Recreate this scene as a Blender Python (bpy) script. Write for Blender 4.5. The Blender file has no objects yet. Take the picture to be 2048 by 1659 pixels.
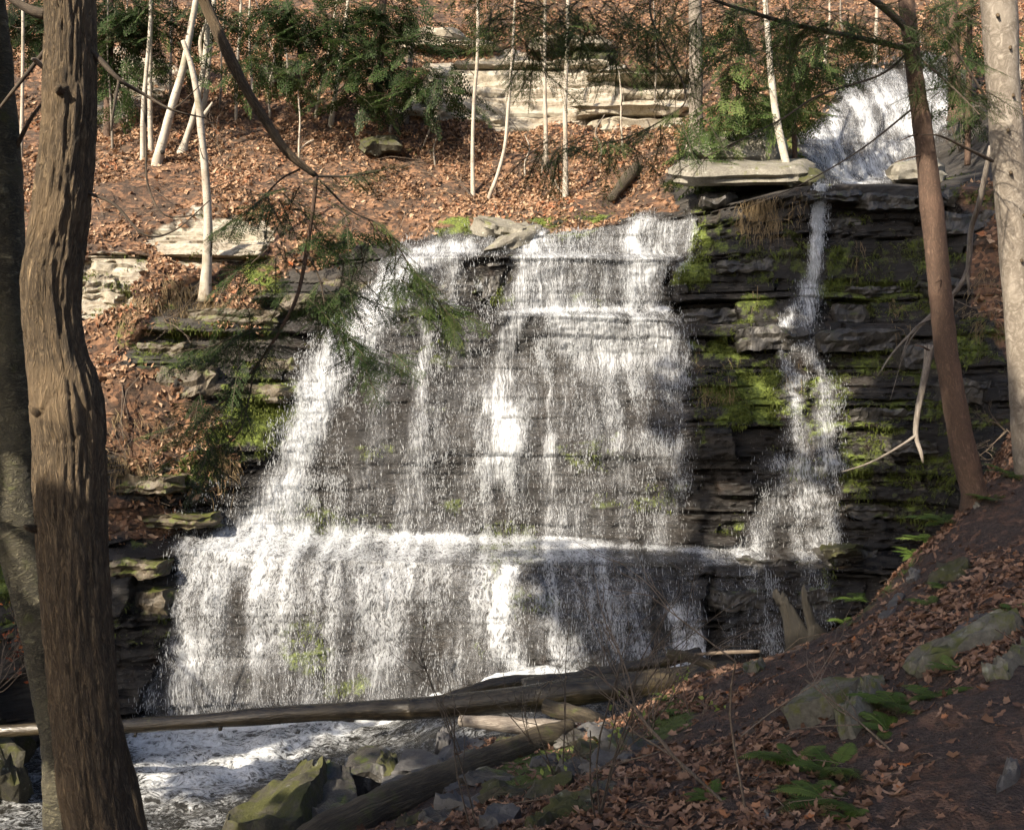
import bpy, math, random
import numpy as np
from mathutils import Vector

# ------------------------------------------------------------------ camera, sky, sun, exposure
scene = bpy.context.scene
COL = scene.collection
FPX = 1967.0                                  # focal length in photo pixels (photo is 2048 x 1659)
cam_data = bpy.data.cameras.new("camera")
cam_data.sensor_width = 36.0
cam_data.lens = 36.0 * FPX / 2048.0
cam_data.clip_end = 600.0
cam = bpy.data.objects.new("camera", cam_data)
COL.objects.link(cam)
cam.location = (0, 0, 0)
cam.rotation_euler = (math.radians(90), 0, 0)
scene.camera = cam

SUN_AZ, SUN_EL = math.radians(40), math.radians(33)       # azimuth: degrees to the left of straight behind the camera
SDIR = np.array([-math.sin(SUN_AZ) * math.cos(SUN_EL), -math.cos(SUN_AZ) * math.cos(SUN_EL), math.sin(SUN_EL)])
world = bpy.data.worlds.new("World")
scene.world = world
world.use_nodes = True
wn = world.node_tree
wn.nodes.clear()
sky = wn.nodes.new("ShaderNodeTexSky")
sky.sky_type = 'NISHITA'
sky.sun_disc = False
sky.dust_density = 2.5
sky.air_density = 0.8
sky.sun_elevation = SUN_EL
sky.sun_rotation = math.atan2(SDIR[0], SDIR[1])
bg = wn.nodes.new("ShaderNodeBackground")
bg.inputs[1].default_value = 0.10
wo = wn.nodes.new("ShaderNodeOutputWorld")
wn.links.new(sky.outputs[0], bg.inputs[0])
wn.links.new(bg.outputs[0], wo.inputs[0])
sun_data = bpy.data.lights.new("sun", 'SUN')
sun_data.energy = 5.0
sun_data.angle = math.radians(0.53)
sun_data.color = (1.0, 0.89, 0.73)
sun = bpy.data.objects.new("sun", sun_data)
COL.objects.link(sun)
sun.rotation_euler = Vector(SDIR).to_track_quat('Z', 'Y').to_euler()
sun.location = (-20, -20, 30)
vs = scene.view_settings
vs.view_transform = 'Standard'
vs.look = 'None'
vs.exposure = 1.03
vs.gamma = 1.0
vs.use_curve_mapping = False
vs.use_white_balance = True                    # camera white balance set for open shade
vs.white_balance_temperature = 6580
scene.cycles.transparent_max_bounces = 8
scene.cycles.max_bounces = 5
scene.cycles.use_adaptive_sampling = True
scene.cycles.adaptive_threshold = 0.03
scene.cycles.caustics_reflective = False
scene.cycles.caustics_refractive = False

rng = np.random.default_rng(11)
random.seed(5)

# ------------------------------------------------------------------ numeric helpers
def P(px, py, d):
    return np.array([(px - 1024.0) / FPX * d, d, (829.5 - py) / FPX * d])

def proj(V):
    y = np.maximum(V[..., 1], 0.05)
    return 1024 + V[..., 0] / y * FPX, 829.5 - V[..., 2] / y * FPX

def hash01(*ks):
    h = np.zeros(np.broadcast(*ks).shape, dtype=np.uint64)
    for k, m in zip(ks, (374761393, 668265263, 2147483647, 1274126177)):
        h = h ^ (np.asarray(k).astype(np.int64).astype(np.uint64) * np.uint64(m))
        h = (h ^ (h >> np.uint64(13))) * np.uint64(1274126177)
        h = h & np.uint64(0xFFFFFFFF)
    h = h ^ (h >> np.uint64(16))
    h = (h * np.uint64(2246822519)) & np.uint64(0xFFFFFFFF)
    h = h ^ (h >> np.uint64(15))
    return h.astype(np.float64) / 4294967295.0

def vnoise(x, y, z):
    xi, yi, zi = np.floor(x), np.floor(y), np.floor(z)
    fx, fy, fz = x - xi, y - yi, z - zi
    ux, uy, uz = fx*fx*(3-2*fx), fy*fy*(3-2*fy), fz*fz*(3-2*fz)
    r = 0
    for a in (0, 1):
        for b in (0, 1):
            for c in (0, 1):
                w = (ux if a else 1-ux) * (uy if b else 1-uy) * (uz if c else 1-uz)
                r = r + w * hash01(xi+a, yi+b, zi+c)
    return r * 2 - 1

def fbm(x, y, z, o=3, g=0.5):
    r, a = 0, 1.0
    for i in range(o):
        r = r + a * vnoise(x + 17.3*i, y - 9.1*i, z + 5.7*i)
        x, y, z, a = x*2.03, y*2.03, z*2.03, a*g
    return r

def sstep(a, b, x):
    t = np.clip((x - a) / (b - a), 0, 1)
    return t*t*(3-2*t)

def unit(v):
    return v / max(1e-9, np.linalg.norm(v))

def poly_mask(px, py, pts, soft=12.0):
    """soft mask of a polygon outline, 1 inside"""
    pts = np.array(pts, float)
    out = np.zeros(px.shape)
    lo, hi = pts.min(0) - soft*2, pts.max(0) + soft*2
    sel = (px > lo[0]) & (px < hi[0]) & (py > lo[1]) & (py < hi[1])
    x, y = px[sel], py[sel]
    d2 = np.full(x.shape, 1e12)
    ins = np.zeros(x.shape, bool)
    for i in range(len(pts)):
        (ax, ay), (bx, by) = pts[i], pts[(i+1) % len(pts)]
        ex, ey = bx-ax, by-ay
        t = np.clip(((x-ax)*ex + (y-ay)*ey) / (ex*ex+ey*ey+1e-9), 0, 1)
        d2 = np.minimum(d2, (x-ax-t*ex)**2 + (y-ay-t*ey)**2)
        cr = ((ay > y) != (by > y))
        with np.errstate(divide='ignore', invalid='ignore'):
            ins ^= cr & (x < ex*(y-ay)/(ey if ey != 0 else 1e-9) + ax)
    sd = np.sqrt(d2) * np.where(ins, 1, -1)
    out[sel] = sstep(-soft, soft, sd)
    return out

def stroke(px, py, pts, soft=1.0):
    """pts: (x, y, half width, strength); smooth falloff across the width"""
    out = np.zeros(px.shape)
    for (ax, ay, aw, as_), (bx, by, bw, bs) in zip(pts[:-1], pts[1:]):
        ex, ey = bx-ax, by-ay
        t = np.clip(((px-ax)*ex + (py-ay)*ey) / (ex*ex+ey*ey+1e-9), 0, 1)
        d = np.sqrt((px-ax-t*ex)**2 + (py-ay-t*ey)**2)
        w = aw + (bw-aw)*t
        s = as_ + (bs-as_)*t
        out = np.maximum(out, s * (1 - sstep(w*0.05, w*1.5, d)))
    return out

# ------------------------------------------------------------------ object helpers
ORG = {}
def tag(o, label=None, cat=None, group=None, kind=None):
    if label: o["label"] = label
    if cat: o["category"] = cat
    if group: o["group"] = group
    if kind: o["kind"] = kind
    return o

def empty(name, loc, label, cat, group=None):
    o = bpy.data.objects.new(name, None)
    COL.objects.link(o)
    o.location = loc
    o.empty_display_size = 0.2
    ORG[o.name] = np.array(loc, float)
    return tag(o, label, cat, group)

def mesh_obj(name, V, F, mat, parent=None, org=None, smooth=True, attrs=None, uv=None):
    """V world coordinates; F (n,3) or (n,4) int array or list of such arrays"""
    V = np.asarray(V, float)
    o0 = np.array(org, float) if org is not None else (ORG[parent.name] if parent is not None else np.zeros(3))
    Fs = F if isinstance(F, list) else [F]
    Fs = [np.asarray(f, dtype=np.int32) for f in Fs if len(f)]
    me = bpy.data.meshes.new(name)
    me.vertices.add(len(V))
    me.vertices.foreach_set("co", (V - o0).astype(np.float32).ravel())
    loops = np.concatenate([f.ravel() for f in Fs])
    tot = np.concatenate([np.full(len(f), f.shape[1], np.int32) for f in Fs])
    start = np.concatenate([[0], np.cumsum(tot)[:-1]]).astype(np.int32)
    me.loops.add(len(loops))
    me.loops.foreach_set("vertex_index", loops)
    me.polygons.add(len(tot))
    me.polygons.foreach_set("loop_start", start)
    me.polygons.foreach_set("loop_total", tot)
    me.polygons.foreach_set("use_smooth", np.full(len(tot), bool(smooth)))
    for k, a in (attrs or {}).items():
        at = me.attributes.new(k, 'FLOAT', 'POINT')
        at.data.foreach_set("value", np.asarray(a, np.float32).ravel())
    if uv is not None:
        ul = me.uv_layers.new(name="UVMap")
        ul.data.foreach_set("uv", np.asarray(uv, np.float32)[loops].ravel())
    me.update(calc_edges=True)
    me.validate()
    if mat is not None:
        me.materials.append(mat)
    o = bpy.data.objects.new(name, me)
    COL.objects.link(o)
    if parent is not None:
        o.parent = parent
        o.location = o0 - ORG[parent.name]
    else:
        o.location = o0
    ORG[o.name] = o0
    return o

def merge(parts):
    """parts: list of (V, F) with equal face width groups -> (V, [F...])"""
    Vs, Fd, off = [], {}, 0
    for V, F in parts:
        for f in (F if isinstance(F, list) else [F]):
            f = np.asarray(f)
            if len(f): Fd.setdefault(f.shape[1], []).append(f + off)
        Vs.append(V)
        off += len(V)
    return np.concatenate(Vs), [np.concatenate(v) for v in Fd.values()]

def catmull(pts, n):
    pts = np.asarray(pts, float)
    if len(pts) < 3:
        t = np.linspace(0, 1, n)[:, None]
        return pts[0] * (1-t) + pts[-1] * t
    q = np.vstack([2*pts[0]-pts[1], pts, 2*pts[-1]-pts[-2]])
    seg = np.linalg.norm(np.diff(pts[:, :3], axis=0), axis=1)
    cum = np.concatenate([[0], np.cumsum(seg)])
    s = np.linspace(0, cum[-1], n)
    i = np.clip(np.searchsorted(cum, s, side='right')-1, 0, len(pts)-2)
    t = ((s - cum[i]) / np.maximum(seg[i], 1e-9))[:, None]
    p0, p1, p2, p3 = q[i], q[i+1], q[i+2], q[i+3]
    return 0.5*((2*p1)+(-p0+p2)*t+(2*p0-5*p1+4*p2-p3)*t*t+(-p0+3*p1-3*p2+p3)*t**3)

def tube(pts, rad, n=24, sides=8, rough=0.0, rscale=6.0, seed=0, cap=True, bark=None):
    """pts world points (k,3), rad radii per point (k); returns V, F, uv"""
    c = catmull(np.column_stack([np.asarray(pts, float), np.asarray(rad, float)]), n)
    ctr, r = c[:, :3], np.maximum(c[:, 3], 1e-4)
    tg = np.gradient(ctr, axis=0)
    tg /= np.linalg.norm(tg, axis=1)[:, None] + 1e-12
    ref = np.array([0.31, 0.93, 0.2]) if abs(tg[0] @ np.array([0.31, 0.93, 0.2])) < 0.8 else np.array([1.0, 0.1, 0])
    a = np.zeros((n, 3))
    v = unit(np.cross(tg[0], ref))
    for i in range(n):
        v = v - tg[i]*(v @ tg[i])
        v = unit(v)
        a[i] = v
    b = np.cross(tg, a)
    th = np.linspace(0, 2*np.pi, sides, endpoint=False)
    cs, sn = np.cos(th)[None, :, None], np.sin(th)[None, :, None]
    dirv = a[:, None, :]*cs + b[:, None, :]*sn
    ln = np.concatenate([[0], np.cumsum(np.linalg.norm(np.diff(ctr, axis=0), axis=1))])
    rr = np.repeat(r[:, None], sides, 1)
    if rough > 0:
        X = ctr[:, None, :] + dirv*rr[..., None]
        rr = rr * (1 + rough*fbm(X[..., 0]*rscale+seed, X[..., 1]*rscale, X[..., 2]*rscale*0.6, 3))
    if bark is not None:
        rr = rr + bark(th[None, :]*np.ones((n, 1)), ln[:, None]*np.ones((1, sides)), r[:, None]*np.ones((1, sides)))
    V = (ctr[:, None, :] + dirv*rr[..., None]).reshape(-1, 3)
    i, j = np.meshgrid(np.arange(n-1), np.arange(sides), indexing='ij')
    j2 = (j+1) % sides
    F = np.stack([i*sides+j, i*sides+j2, (i+1)*sides+j2, (i+1)*sides+j], -1).reshape(-1, 4)
    uv = np.stack([np.repeat(th[None, :], n, 0)*r[:, None], np.repeat(ln[:, None], sides, 1)], -1).reshape(-1, 2)
    if cap:
        k = len(V)
        V = np.vstack([V, ctr[0]-tg[0]*r[0]*0.15, ctr[-1]+tg[-1]*r[-1]*0.3])
        uv = np.vstack([uv, [[0, 0], [0, ln[-1]]]])
        jj = np.arange(sides)
        T = np.vstack([np.stack([(jj+1) % sides, jj, np.full(sides, k)], -1),
                       np.stack([(n-1)*sides+jj, (n-1)*sides+(jj+1) % sides, np.full(sides, k+1)], -1)])
        return V, [F, T], uv
    return V, [F], uv

def pline(pts):
    """list of (px, py, d) -> world points"""
    return np.array([P(*p[:3]) for p in pts])

# ------------------------------------------------------------------ material helpers
def nd(nt, t, ins=None, **props):
    n = nt.nodes.new(t)
    for k, v in props.items():
        setattr(n, k, v)
    for k, v in (ins or {}).items():
        s = n.inputs[k]
        if isinstance(v, bpy.types.NodeSocket):
            nt.links.new(v, s)
        elif isinstance(v, (tuple, list)) and len(v) == 3 and s.type == 'RGBA':
            s.default_value = (*v, 1)
        else:
            s.default_value = v
    return n

def n_noise(nt, vec, scale, detail=4, rough=0.55, dist=0.0):
    return nd(nt, "ShaderNodeTexNoise", {"Vector": vec, "Scale": scale, "Detail": detail, "Roughness": rough, "Distortion": dist}).outputs[0]

def n_map(nt, vec, scale=(1, 1, 1), loc=(0, 0, 0)):
    return nd(nt, "ShaderNodeMapping", {"Vector": vec, "Scale": scale, "Location": loc}).outputs[0]

def n_math(nt, op, a, b=0.0, clamp=False):
    return nd(nt, "ShaderNodeMath", {0: a, 1: b}, operation=op, use_clamp=clamp).outputs[0]

def n_mix(nt, f, a, b, blend='MIX'):
    m = nd(nt, "ShaderNodeMix", {}, data_type='RGBA', blend_type=blend)
    for idx, v in ((0, f), (6, a), (7, b)):
        s = m.inputs[idx]
        if isinstance(v, bpy.types.NodeSocket): nt.links.new(v, s)
        else: s.default_value = (*v, 1) if isinstance(v, (tuple, list)) else v
    return m.outputs[2]

def n_ss(nt, x, a, b, lo=0.0, hi=1.0):
    return nd(nt, "ShaderNodeMapRange", {"Value": x, "From Min": a, "From Max": b, "To Min": lo, "To Max": hi}, interpolation_type='SMOOTHSTEP').outputs[0]

def n_ramp(nt, f, stops):
    r = nd(nt, "ShaderNodeValToRGB", {"Fac": f})
    el = r.color_ramp.elements
    while len(el) > 1: el.remove(el[-1])
    el[0].position, el[0].color = stops[0][0], (*stops[0][1], 1)
    for p, c in stops[1:]:
        e = el.new(p); e.color = (*c, 1)
    return r.outputs[0]

def n_attr(nt, name):
    return nd(nt, "ShaderNodeAttribute", {}, attribute_name=name).outputs["Fac"]

def new_mat(name):
    m = bpy.data.materials.new(name)
    m.use_nodes = True
    nt = m.node_tree
    nt.nodes.clear()
    out = nt.nodes.new("ShaderNodeOutputMaterial")
    bs = nt.nodes.new("ShaderNodeBsdfPrincipled")
    nt.links.new(bs.outputs[0], out.inputs[0])
    return m, nt, bs, out

def setin(nt, node, **kw):
    for k, v in kw.items():
        s = node.inputs[k.replace('_', ' ')]
        if isinstance(v, bpy.types.NodeSocket): nt.links.new(v, s)
        elif isinstance(v, tuple) and len(v) == 3: s.default_value = (*v, 1)
        else: s.default_value = v

def n_bump(nt, h, strength, dist):
    return nd(nt, "ShaderNodeBump", {"Height": h, "Strength": strength, "Distance": dist}).outputs[0]

def pos(nt):
    return nt.nodes.new("ShaderNodeNewGeometry").outputs["Position"]
def objco(nt):
    return nt.nodes.new("ShaderNodeTexCoord").outputs["Object"]
# ------------------------------------------------------------------ materials
def m_terrain():
    m, nt, bs, out = new_mat("layered_rock_and_soil")
    p = pos(nt)
    wet, moss, pale, leaf = (n_attr(nt, k) for k in ("wet", "moss", "pale", "leaf"))
    big = n_noise(nt, p, 0.9, 5, 0.6)
    fine = n_noise(nt, p, 14, 5, 0.65)
    strata = n_noise(nt, n_map(nt, p, (0.5, 0.5, 13)), 1.0, 5, 0.6, 0.4)
    blotch = n_noise(nt, n_map(nt, p, (1, 1, 0.55)), 3.2, 4, 0.6)
    dark = n_ramp(nt, n_math(nt, 'ADD', n_math(nt, 'MULTIPLY', strata, 0.55), n_math(nt, 'MULTIPLY', big, 0.5)),
                  [(0.33, (0.010, 0.009, 0.008)), (0.5, (0.027, 0.024, 0.021)), (0.66, (0.060, 0.052, 0.043)), (0.8, (0.11, 0.098, 0.082))])
    dark = n_mix(nt, n_ss(nt, blotch, 0.58, 0.72, 0, 0.7), dark, (0.05, 0.032, 0.02))
    dark = n_mix(nt, n_ss(nt, fine, 0.62, 0.78, 0, 0.35), dark, (0.15, 0.145, 0.14))
    palec = n_ramp(nt, n_math(nt, 'ADD', n_math(nt, 'MULTIPLY', strata, 0.6), n_math(nt, 'MULTIPLY', fine, 0.4)),
                   [(0.3, (0.10, 0.075, 0.05)), (0.43, (0.30, 0.25, 0.185)), (0.55, (0.46, 0.42, 0.34)), (0.72, (0.58, 0.55, 0.47))])
    palec = n_mix(nt, n_ss(nt, blotch, 0.6, 0.75, 0, 0.55), palec, (0.2, 0.13, 0.07))
    pf = n_ss(nt, n_math(nt, 'ADD', pale, n_math(nt, 'MULTIPLY', n_math(nt, 'SUBTRACT', big, 0.5), 0.5)), 0.2, 0.7)
    rock = n_mix(nt, pf, dark, palec)
    # soil with the mottle of leaves ground into it
    vor = nd(nt, "ShaderNodeTexVoronoi", {"Vector": p, "Scale": 13.0, "Randomness": 1.0})
    lf = nd(nt, "ShaderNodeSeparateColor", {0: vor.outputs["Color"]}).outputs[0]
    leafc = n_ramp(nt, lf, [(0.0, (0.035, 0.02, 0.012)), (0.35, (0.11, 0.055, 0.03)), (0.65, (0.24, 0.12, 0.06)), (1.0, (0.36, 0.2, 0.11))])
    soil = n_mix(nt, n_ss(nt, fine, 0.4, 0.6), (0.028, 0.019, 0.013), (0.085, 0.055, 0.036))
    soil = n_mix(nt, n_ss(nt, n_noise(nt, p, 3.0, 3), 0.38, 0.6, 0.1, 0.8), soil, leafc)
    lfac = n_ss(nt, n_math(nt, 'ADD', leaf, n_math(nt, 'MULTIPLY', n_math(nt, 'SUBTRACT', blotch, 0.5), 0.7)), 0.25, 0.6)
    rock = n_mix(nt, n_math(nt, 'MULTIPLY', wet, 0.85), rock, n_mix(nt, 1.0, rock, (0.45, 0.42, 0.39), 'MULTIPLY'))
    base = n_mix(nt, lfac, rock, soil)
    mnz = n_math(nt, 'ADD', n_math(nt, 'MULTIPLY', n_noise(nt, n_map(nt, p, (1, 1, 0.6)), 6.0, 6, 0.75), 0.6), n_math(nt, 'MULTIPLY', n_noise(nt, n_map(nt, p, (1.2, 1.2, 3.5)), 2.2, 3, 0.6), 0.4))
    mf = n_ss(nt, n_math(nt, 'ADD', n_math(nt, 'MULTIPLY', moss, 0.8), n_math(nt, 'MULTIPLY', n_math(nt, 'SUBTRACT', mnz, 0.5), 2.6)), 0.36, 0.75)
    mossc = n_ramp(nt, n_noise(nt, p, 22, 3, 0.7), [(0.3, (0.028, 0.042, 0.008)), (0.5, (0.11, 0.145, 0.022)), (0.7, (0.23, 0.28, 0.05))])
    base = n_mix(nt, mf, base, mossc)
    hgt = n_math(nt, 'ADD', n_math(nt, 'MULTIPLY', strata, 0.8), n_math(nt, 'ADD', n_math(nt, 'MULTIPLY', fine, 0.6), n_math(nt, 'MULTIPLY', n_noise(nt, n_map(nt, p, (1, 1, 2.2)), 38, 4, 0.65), 0.45)))
    dry = n_math(nt, 'MAXIMUM', mf, lfac)
    ro = n_math(nt, 'SUBTRACT', 0.85, n_math(nt, 'MULTIPLY', n_math(nt, 'MULTIPLY', wet, n_math(nt, 'SUBTRACT', 1.0, dry)), 0.62))
    ro = n_math(nt, 'ADD', ro, n_math(nt, 'MULTIPLY', n_math(nt, 'SUBTRACT', fine, 0.5), 0.3), True)
    setin(nt, bs, Base_Color=base, Roughness=ro, Normal=n_bump(nt, hgt, 0.9, 0.06))
    return m

def m_bank():
    m, nt, bs, out = new_mat("bank_soil")
    p = pos(nt)
    fine = n_noise(nt, p, 30, 6, 0.7)
    mid = n_noise(nt, p, 4, 4, 0.6)
    vor = nd(nt, "ShaderNodeTexVoronoi", {"Vector": p, "Scale": 16.0})
    lf = nd(nt, "ShaderNodeSeparateColor", {0: vor.outputs["Color"]}).outputs[0]
    leafc = n_ramp(nt, lf, [(0.0, (0.03, 0.018, 0.012)), (0.4, (0.085, 0.045, 0.028)), (0.7, (0.15, 0.08, 0.05)), (1.0, (0.22, 0.13, 0.085))])
    soil = n_ramp(nt, fine, [(0.3, (0.016, 0.011, 0.009)), (0.5, (0.05, 0.034, 0.028)), (0.72, (0.11, 0.08, 0.065))])
    base = n_mix(nt, n_ss(nt, mid, 0.45, 0.62, 0.0, 0.75), soil, leafc)
    moss = n_attr(nt, "moss")
    mf = n_ss(nt, n_math(nt, 'ADD', moss, n_math(nt, 'MULTIPLY', n_math(nt, 'SUBTRACT', mid, 0.5), 1.4)), 0.35, 0.65)
    base = n_mix(nt, mf, base, n_mix(nt, fine, (0.03, 0.05, 0.008), (0.13, 0.17, 0.025)))
    gr = nd(nt, "ShaderNodeTexVoronoi", {"Vector": p, "Scale": 55.0}).outputs["Distance"]
    h = n_math(nt, 'ADD', fine, n_math(nt, 'MULTIPLY', gr, -0.8))
    setin(nt, bs, Base_Color=base, Roughness=0.9, Normal=n_bump(nt, h, 0.8, 0.03))
    return m

def m_stone(name, cols, mosscol=(0.1, 0.12, 0.02), moss=0.45, rough=0.75, lichen=0.0, up=True):
    m, nt, bs, out = new_mat(name)
    p = pos(nt)
    a = n_noise(nt, p, 3.5, 5, 0.6)
    b = n_noise(nt, p, 28, 5, 0.65)
    base = n_ramp(nt, n_math(nt, 'ADD', n_math(nt, 'MULTIPLY', a, 0.6), n_math(nt, 'MULTIPLY', b, 0.4)),
                  [(0.32, cols[0]), (0.5, cols[1]), (0.68, cols[2])])
    if lichen > 0:
        v = nd(nt, "ShaderNodeTexVoronoi", {"Vector": n_map(nt, p, (1, 1, 1)), "Scale": 9.0}).outputs["Distance"]
        l = n_math(nt, 'MULTIPLY', n_ss(nt, n_math(nt, 'ADD', v, n_math(nt, 'MULTIPLY', b, 0.3)), 0.36, 0.30), n_ss(nt, a, 0.45, 0.6, 0, lichen))
        base = n_mix(nt, l, base, (0.42, 0.44, 0.36))
    if moss > 0:
        nz = nd(nt, "ShaderNodeSeparateXYZ", {0: nt.nodes.new("ShaderNodeNewGeometry").outputs["Normal"]}).outputs[2]
        f = n_math(nt, 'ADD', n_noise(nt, p, 5.0, 5, 0.7), n_math(nt, 'MULTIPLY', nz, 0.12 if up else 0.0))
        base = n_mix(nt, n_ss(nt, f, 0.78-moss*0.5, 0.95-moss*0.5), base, n_mix(nt, b, (mosscol[0]*0.35, mosscol[1]*0.35, mosscol[2]*0.3), mosscol))
    h = n_math(nt, 'ADD', n_math(nt, 'MULTIPLY', a, 0.7), n_math(nt, 'MULTIPLY', b, 0.5))
    setin(nt, bs, Base_Color=base, Roughness=rough, Normal=n_bump(nt, h, 0.7, 0.03))
    return m

def m_bark(name, cols, su=22.0, sv=5.0, bump=0.9, dist=0.02, rough=0.85, moss=0.0):
    """ridged bark: uv in metres (around, along)"""
    m, nt, bs, out = new_mat(name)
    uv = nt.nodes.new("ShaderNodeUVMap").outputs[0]
    p = pos(nt)
    a = n_noise(nt, n_map(nt, uv, (su, sv, 1)), 1.0, 5, 0.65, 0.8)
    rid = n_math(nt, 'SUBTRACT', 1.0, n_math(nt, 'MULTIPLY', n_math(nt, 'ABSOLUTE', n_math(nt, 'SUBTRACT', a, 0.5)), 5.0), True)
    b = n_noise(nt, n_map(nt, uv, (su*2.2, sv*3, 1)), 2.0, 5, 0.7)
    base = n_ramp(nt, n_math(nt, 'ADD', n_math(nt, 'MULTIPLY', b, 0.8), n_math(nt, 'MULTIPLY', a, 0.25)), [(0.3, cols[0]), (0.5, cols[1]), (0.7, cols[2])])
    base = n_mix(nt, n_math(nt, 'MULTIPLY', rid, 0.85), base, cols[3])
    base = n_mix(nt, n_ss(nt, n_noise(nt, p, 2.5, 4), 0.52, 0.66, 0, 0.45), base, cols[1])
    if moss > 0:
        base = n_mix(nt, n_ss(nt, n_noise(nt, p, 4.0, 5, 0.7), 0.75-moss*0.4, 0.9-moss*0.4, 0, 0.8), base, (0.085, 0.095, 0.025))
    h = n_math(nt, 'SUBTRACT', n_math(nt, 'MULTIPLY', b, 0.6), rid)
    setin(nt, bs, Base_Color=base, Roughness=rough, Normal=n_bump(nt, h, bump, dist))
    return m

def m_birch(name, white=(0.46, 0.42, 0.345), mid=(0.36, 0.31, 0.245), dark=(0.06, 0.05, 0.04), amount=0.62):
    m, nt, bs, out = new_mat(name)
    uv = nt.nodes.new("ShaderNodeUVMap").outputs[0]
    p = pos(nt)
    ln = n_noise(nt, n_map(nt, uv, (5, 42, 1)), 1.0, 4, 0.65, 0.6)
    bl = n_noise(nt, p, 3.0, 4, 0.6)
    base = n_mix(nt, n_ss(nt, bl, 0.45, 0.66), white, mid)
    base = n_mix(nt, n_ss(nt, ln, 0.70-amount*0.2, 0.78-amount*0.2, 0, 0.85), base, dark)
    base = n_mix(nt, n_ss(nt, n_noise(nt, p, 1.3, 3), 0.6, 0.7, 0, 0.5), base, (0.16, 0.15, 0.08))
    setin(nt, bs, Base_Color=base, Roughness=0.75, Normal=n_bump(nt, n_math(nt, 'ADD', ln, n_noise(nt, p, 40, 3)), 0.5, 0.01))
    return m

def m_plain(name, c0, c1, scale=10, rough=0.8, trans=0.0, attr=None, stops=None, spec=0.3):
    """diffuse + optional translucency, colour from noise or a per-piece attribute"""
    m, nt, bs, out = new_mat(name)
    if attr:
        base = n_ramp(nt, n_attr(nt, attr), stops)
        base = n_mix(nt, n_noise(nt, pos(nt), scale, 3), base, n_mix(nt, 1.0, base, (0.55, 0.5, 0.45), 'MULTIPLY'))
    else:
        base = n_mix(nt, n_noise(nt, pos(nt), scale, 4, 0.6), c0, c1)
    setin(nt, bs, Base_Color=base, Roughness=rough)
    bs.inputs["Specular IOR Level"].default_value = spec
    if trans > 0:
        tr = nd(nt, "ShaderNodeBsdfTranslucent", {"Color": base})
        mx = nd(nt, "ShaderNodeMixShader", {0: trans, 1: bs.outputs[0], 2: tr.outputs[0]})
        nt.links.new(mx.outputs[0], out.inputs[0])
    return m

def m_water_sheet():
    m, nt, bs, out = new_mat("falling_water")
    uv = nt.nodes.new("ShaderNodeUVMap").outputs[0]
    w = n_attr(nt, "flow")
    lace = n_attr(nt, "lace")
    wob = nd(nt, "ShaderNodeTexNoise", {"Vector": uv, "Scale": 5.0, "Detail": 3.0, "Roughness": 0.6})
    wv = nd(nt, "ShaderNodeVectorMath", {0: wob.outputs["Color"], 1: (0.5, 0.5, 0.5)}, operation='SUBTRACT').outputs[0]
    wv = nd(nt, "ShaderNodeVectorMath", {0: wv, "Scale": 0.09}, operation='SCALE').outputs[0]
    uvd = nd(nt, "ShaderNodeVectorMath", {0: uv, 1: wv}, operation='ADD').outputs[0]
    # long fine strands that run with the fall
    fa = n_ss(nt, n_noise(nt, n_map(nt, uvd, (34, 1.7, 1)), 1.0, 5, 0.66, 0.15), 0.40, 0.68)
    fb = n_ss(nt, n_noise(nt, n_map(nt, uvd, (85, 8.0, 1)), 1.0, 3, 0.6, 0.2), 0.36, 0.70)
    vert = n_math(nt, 'ADD', n_math(nt, 'MULTIPLY', fa, 0.62), n_math(nt, 'MULTIPLY', fb, 0.38))
    # lace of foam on the gentler rock
    def ridge(sx, sy, d, k):
        s_ = n_noise(nt, n_map(nt, uvd, (sx, sy, 1)), 1.0, 4, 0.62, d)
        return n_math(nt, 'SUBTRACT', 1.0, n_math(nt, 'MULTIPLY', n_math(nt, 'ABSOLUTE', n_math(nt, 'SUBTRACT', s_, 0.5)), k), True)
    lp = n_math(nt, 'ADD', n_math(nt, 'MULTIPLY', ridge(12, 5.0, 1.0, 7.5), 0.55), n_math(nt, 'ADD', n_math(nt, 'MULTIPLY', ridge(30, 13.0, 0.8, 7.0), 0.3), n_math(nt, 'MULTIPLY', fb, 0.25)))
    pat = nd(nt, "ShaderNodeMix", {0: lace, 2: vert, 3: lp}, data_type='FLOAT').outputs[0]
    big = n_noise(nt, n_map(nt, uvd, (5.0, 0.6, 1)), 1.0, 4, 0.6)
    wl = n_math(nt, 'MULTIPLY', n_math(nt, 'MULTIPLY', n_math(nt, 'POWER', w, 1.6), 1.35), n_math(nt, 'ADD', 0.45, n_math(nt, 'MULTIPLY', big, 1.1)))
    val = n_math(nt, 'MULTIPLY', wl, n_math(nt, 'ADD', 0.34, n_math(nt, 'MULTIPLY', n_math(nt, 'POWER', pat, 1.4), 1.25)))
    al = n_ss(nt, val, 0.0, 1.12)
    setin(nt, bs, Base_Color=(0.86, 0.89, 0.93), Roughness=0.35, Normal=n_bump(nt, pat, 0.55, 0.03))
    tl = nd(nt, "ShaderNodeBsdfTranslucent", {"Color": (0.85, 0.88, 0.9, 1)})
    body = nd(nt, "ShaderNodeMixShader", {0: 0.25, 1: bs.outputs[0], 2: tl.outputs[0]})
    tp = nd(nt, "ShaderNodeBsdfTransparent", {})
    mx = nd(nt, "ShaderNodeMixShader", {0: al, 1: tp.outputs[0], 2: body.outputs[0]})
    nt.links.new(mx.outputs[0], out.inputs[0])
    return m

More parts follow.
